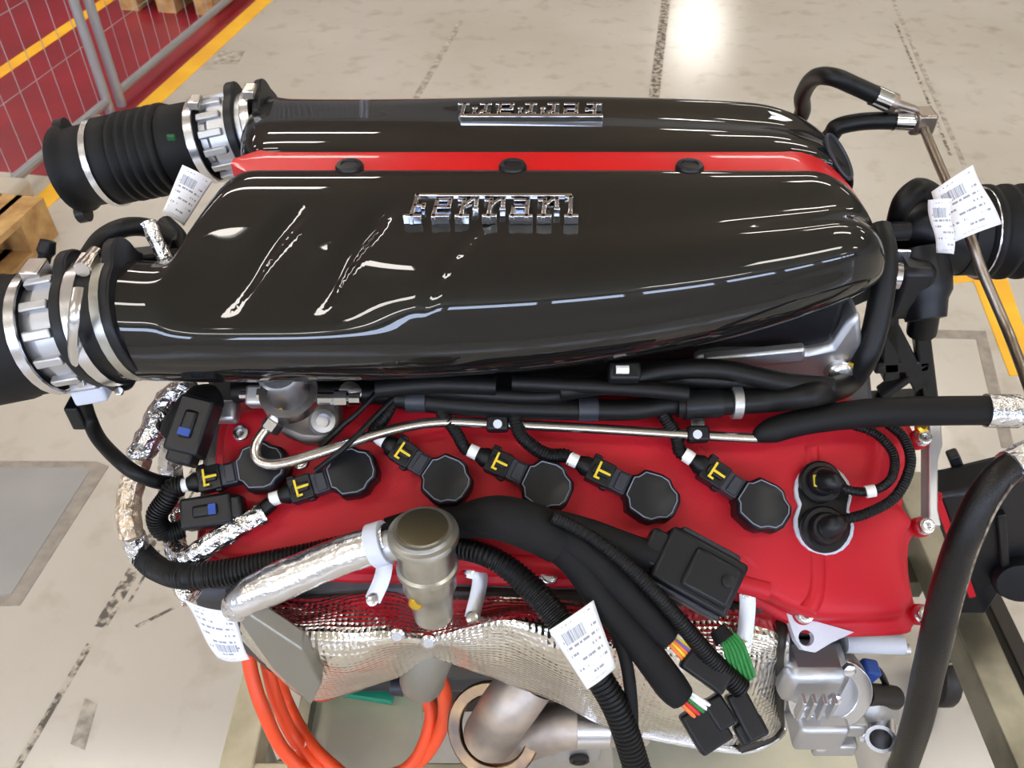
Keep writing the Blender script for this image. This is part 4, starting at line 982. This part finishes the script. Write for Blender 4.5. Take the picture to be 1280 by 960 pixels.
for xx in (xa, xb):
    for yy in (.86 if xx > 0 else .62, 1.08):
        if xx > .7 and yy < 1: xx = xb+.07
        elif xx > .7: xx = xb
        MB().cyl((xx, yy, .14), (xx, yy, TZ-.06), .018, 12).build('leg', 'frame_steel', tr_)
        c_ = MB().lathe((xx-.018, yy, .065), (1, 0, 0), [(0, .05), (.003, .062), (.008, .065), (.028, .065), (.033, .062), (.036, .05)], 24).build('castor_wheel', 'dark_iron', tr_)
        MB().box((xx-.026, yy, .105), (.006, .05, .09)).box((xx+.026, yy, .105), (.006, .05, .09)).box((xx, yy, .147), (.06, .06, .008)).build('castor_fork', 'frame_steel', tr_, bevel=.002)
        MB().cyl((xx-.03, yy, .065), (xx+.03, yy, .065), .008, 10).build('axle', 'alu', c_)

# orange hose coil hanging under the shield, resting on the trolley
oh = thing('orange_hose', Z(420, 960, TZ), 'orange hose coiled loosely under the heat shield', 'hose')
OZ = TZ+.03
T('hose', [Y(310, 806, .60), Y(314, 840, .58), Y(330, 890, .55), Y(356, 940, .53), Y(400, 975, .512), Y(460, 985, .505), Y(515, 955, .522), Y(538, 905, .55), Y(533, 872, .57), Y(505, 858, .58)], .0095, 'orange', oh)
T('hose', [Y(334, 830, .60), Y(344, 870, .58), Y(366, 920, .56), Y(402, 960, .525), Y(460, 975, .512), Y(520, 955, .525), Y(552, 910, .54), Y(556, 870, .535), Y(548, 845, .525)], .0095, 'orange', oh)
T('hose', [Y(346, 838, .63), Y(360, 880, .61), Y(388, 930, .555), Y(430, 970, .512)], .0095, 'orange', oh)
MB().cyl(Y(488, 857, .58), Y(505, 858, .58), .013, 16).build('grey_collar', 'plastic_grey', oh)
MB().cyl(Y(374, 930, .552), Y(382, 943, .548), .0103, 14).build('white_band', 'white', oh)

# ------------------------------------------------------------------ paper labels
def label_sheet(corner, lab, m, bend=.006, nrm=None, n=12):
    """corner: 4 world points bl, br, tr, tl"""
    bl, br, tr2, tl = corner; nn = (br-bl).cross(tl-bl).normalized()
    if nn.dot(CAM-bl) < 0: nn = -nn
    b = MB(); vs = []; fs = []
    for j in range(n+1):
        for i in range(n+1):
            u, v = i/n, j/n
            p = bl*(1-u)*(1-v)+br*u*(1-v)+tr2*u*v+tl*(1-u)*v + nn*(bend*math.sin(math.pi*u)+bend*.4*math.sin(2*math.pi*v))
            vs.append(p); b.uv[j*(n+1)+i] = (u, v)
    for j in range(n):
        for i in range(n): k = j*(n+1)+i; fs.append((k, k+1, k+n+2, k+n+1))
    b.add(vs, fs); o = b.build('paper_label', m, None, sharp=80)
    so = o.modifiers.new('sheet', 'SOLIDIFY'); so.thickness = .0004; so.offset = 0
    return tag(o, lab, 'label')
def yy(px, py, y): return Y(px, py, y)
label_sheet((Y(1190, 304, .765), Y(1252, 280, .775), Y(1216, 206, .82), Y(1164, 240, .81)), 'white barcode label folded over the thin steel pipe', 'paper', .006)
label_sheet((Y(1170, 316, .745), Y(1192, 318, .745), Y(1190, 248, .775), Y(1160, 250, .775)), 'narrow white label end wrapped on the black elbow', 'paper', .008)
label_sheet((Y(203, 265, .78), Y(230, 282, .78), Y(266, 226, .82), Y(228, 206, .82)), 'white printed label at the near plenum corner beside the far rubber duct', 'paper', .004)
label_sheet((C(734, 862, .050), C(770, 834, .050), C(742, 750, .052), C(686, 788, .052)), 'white printed label wrapped around the black corrugated conduit', 'paper', .006)
label_sheet((C(272, 822, -.03), C(312, 824, -.03), C(290, 764, .0), C(228, 748, .0)), 'white printed label hanging from the foil pipe end', 'paper_b', .006)
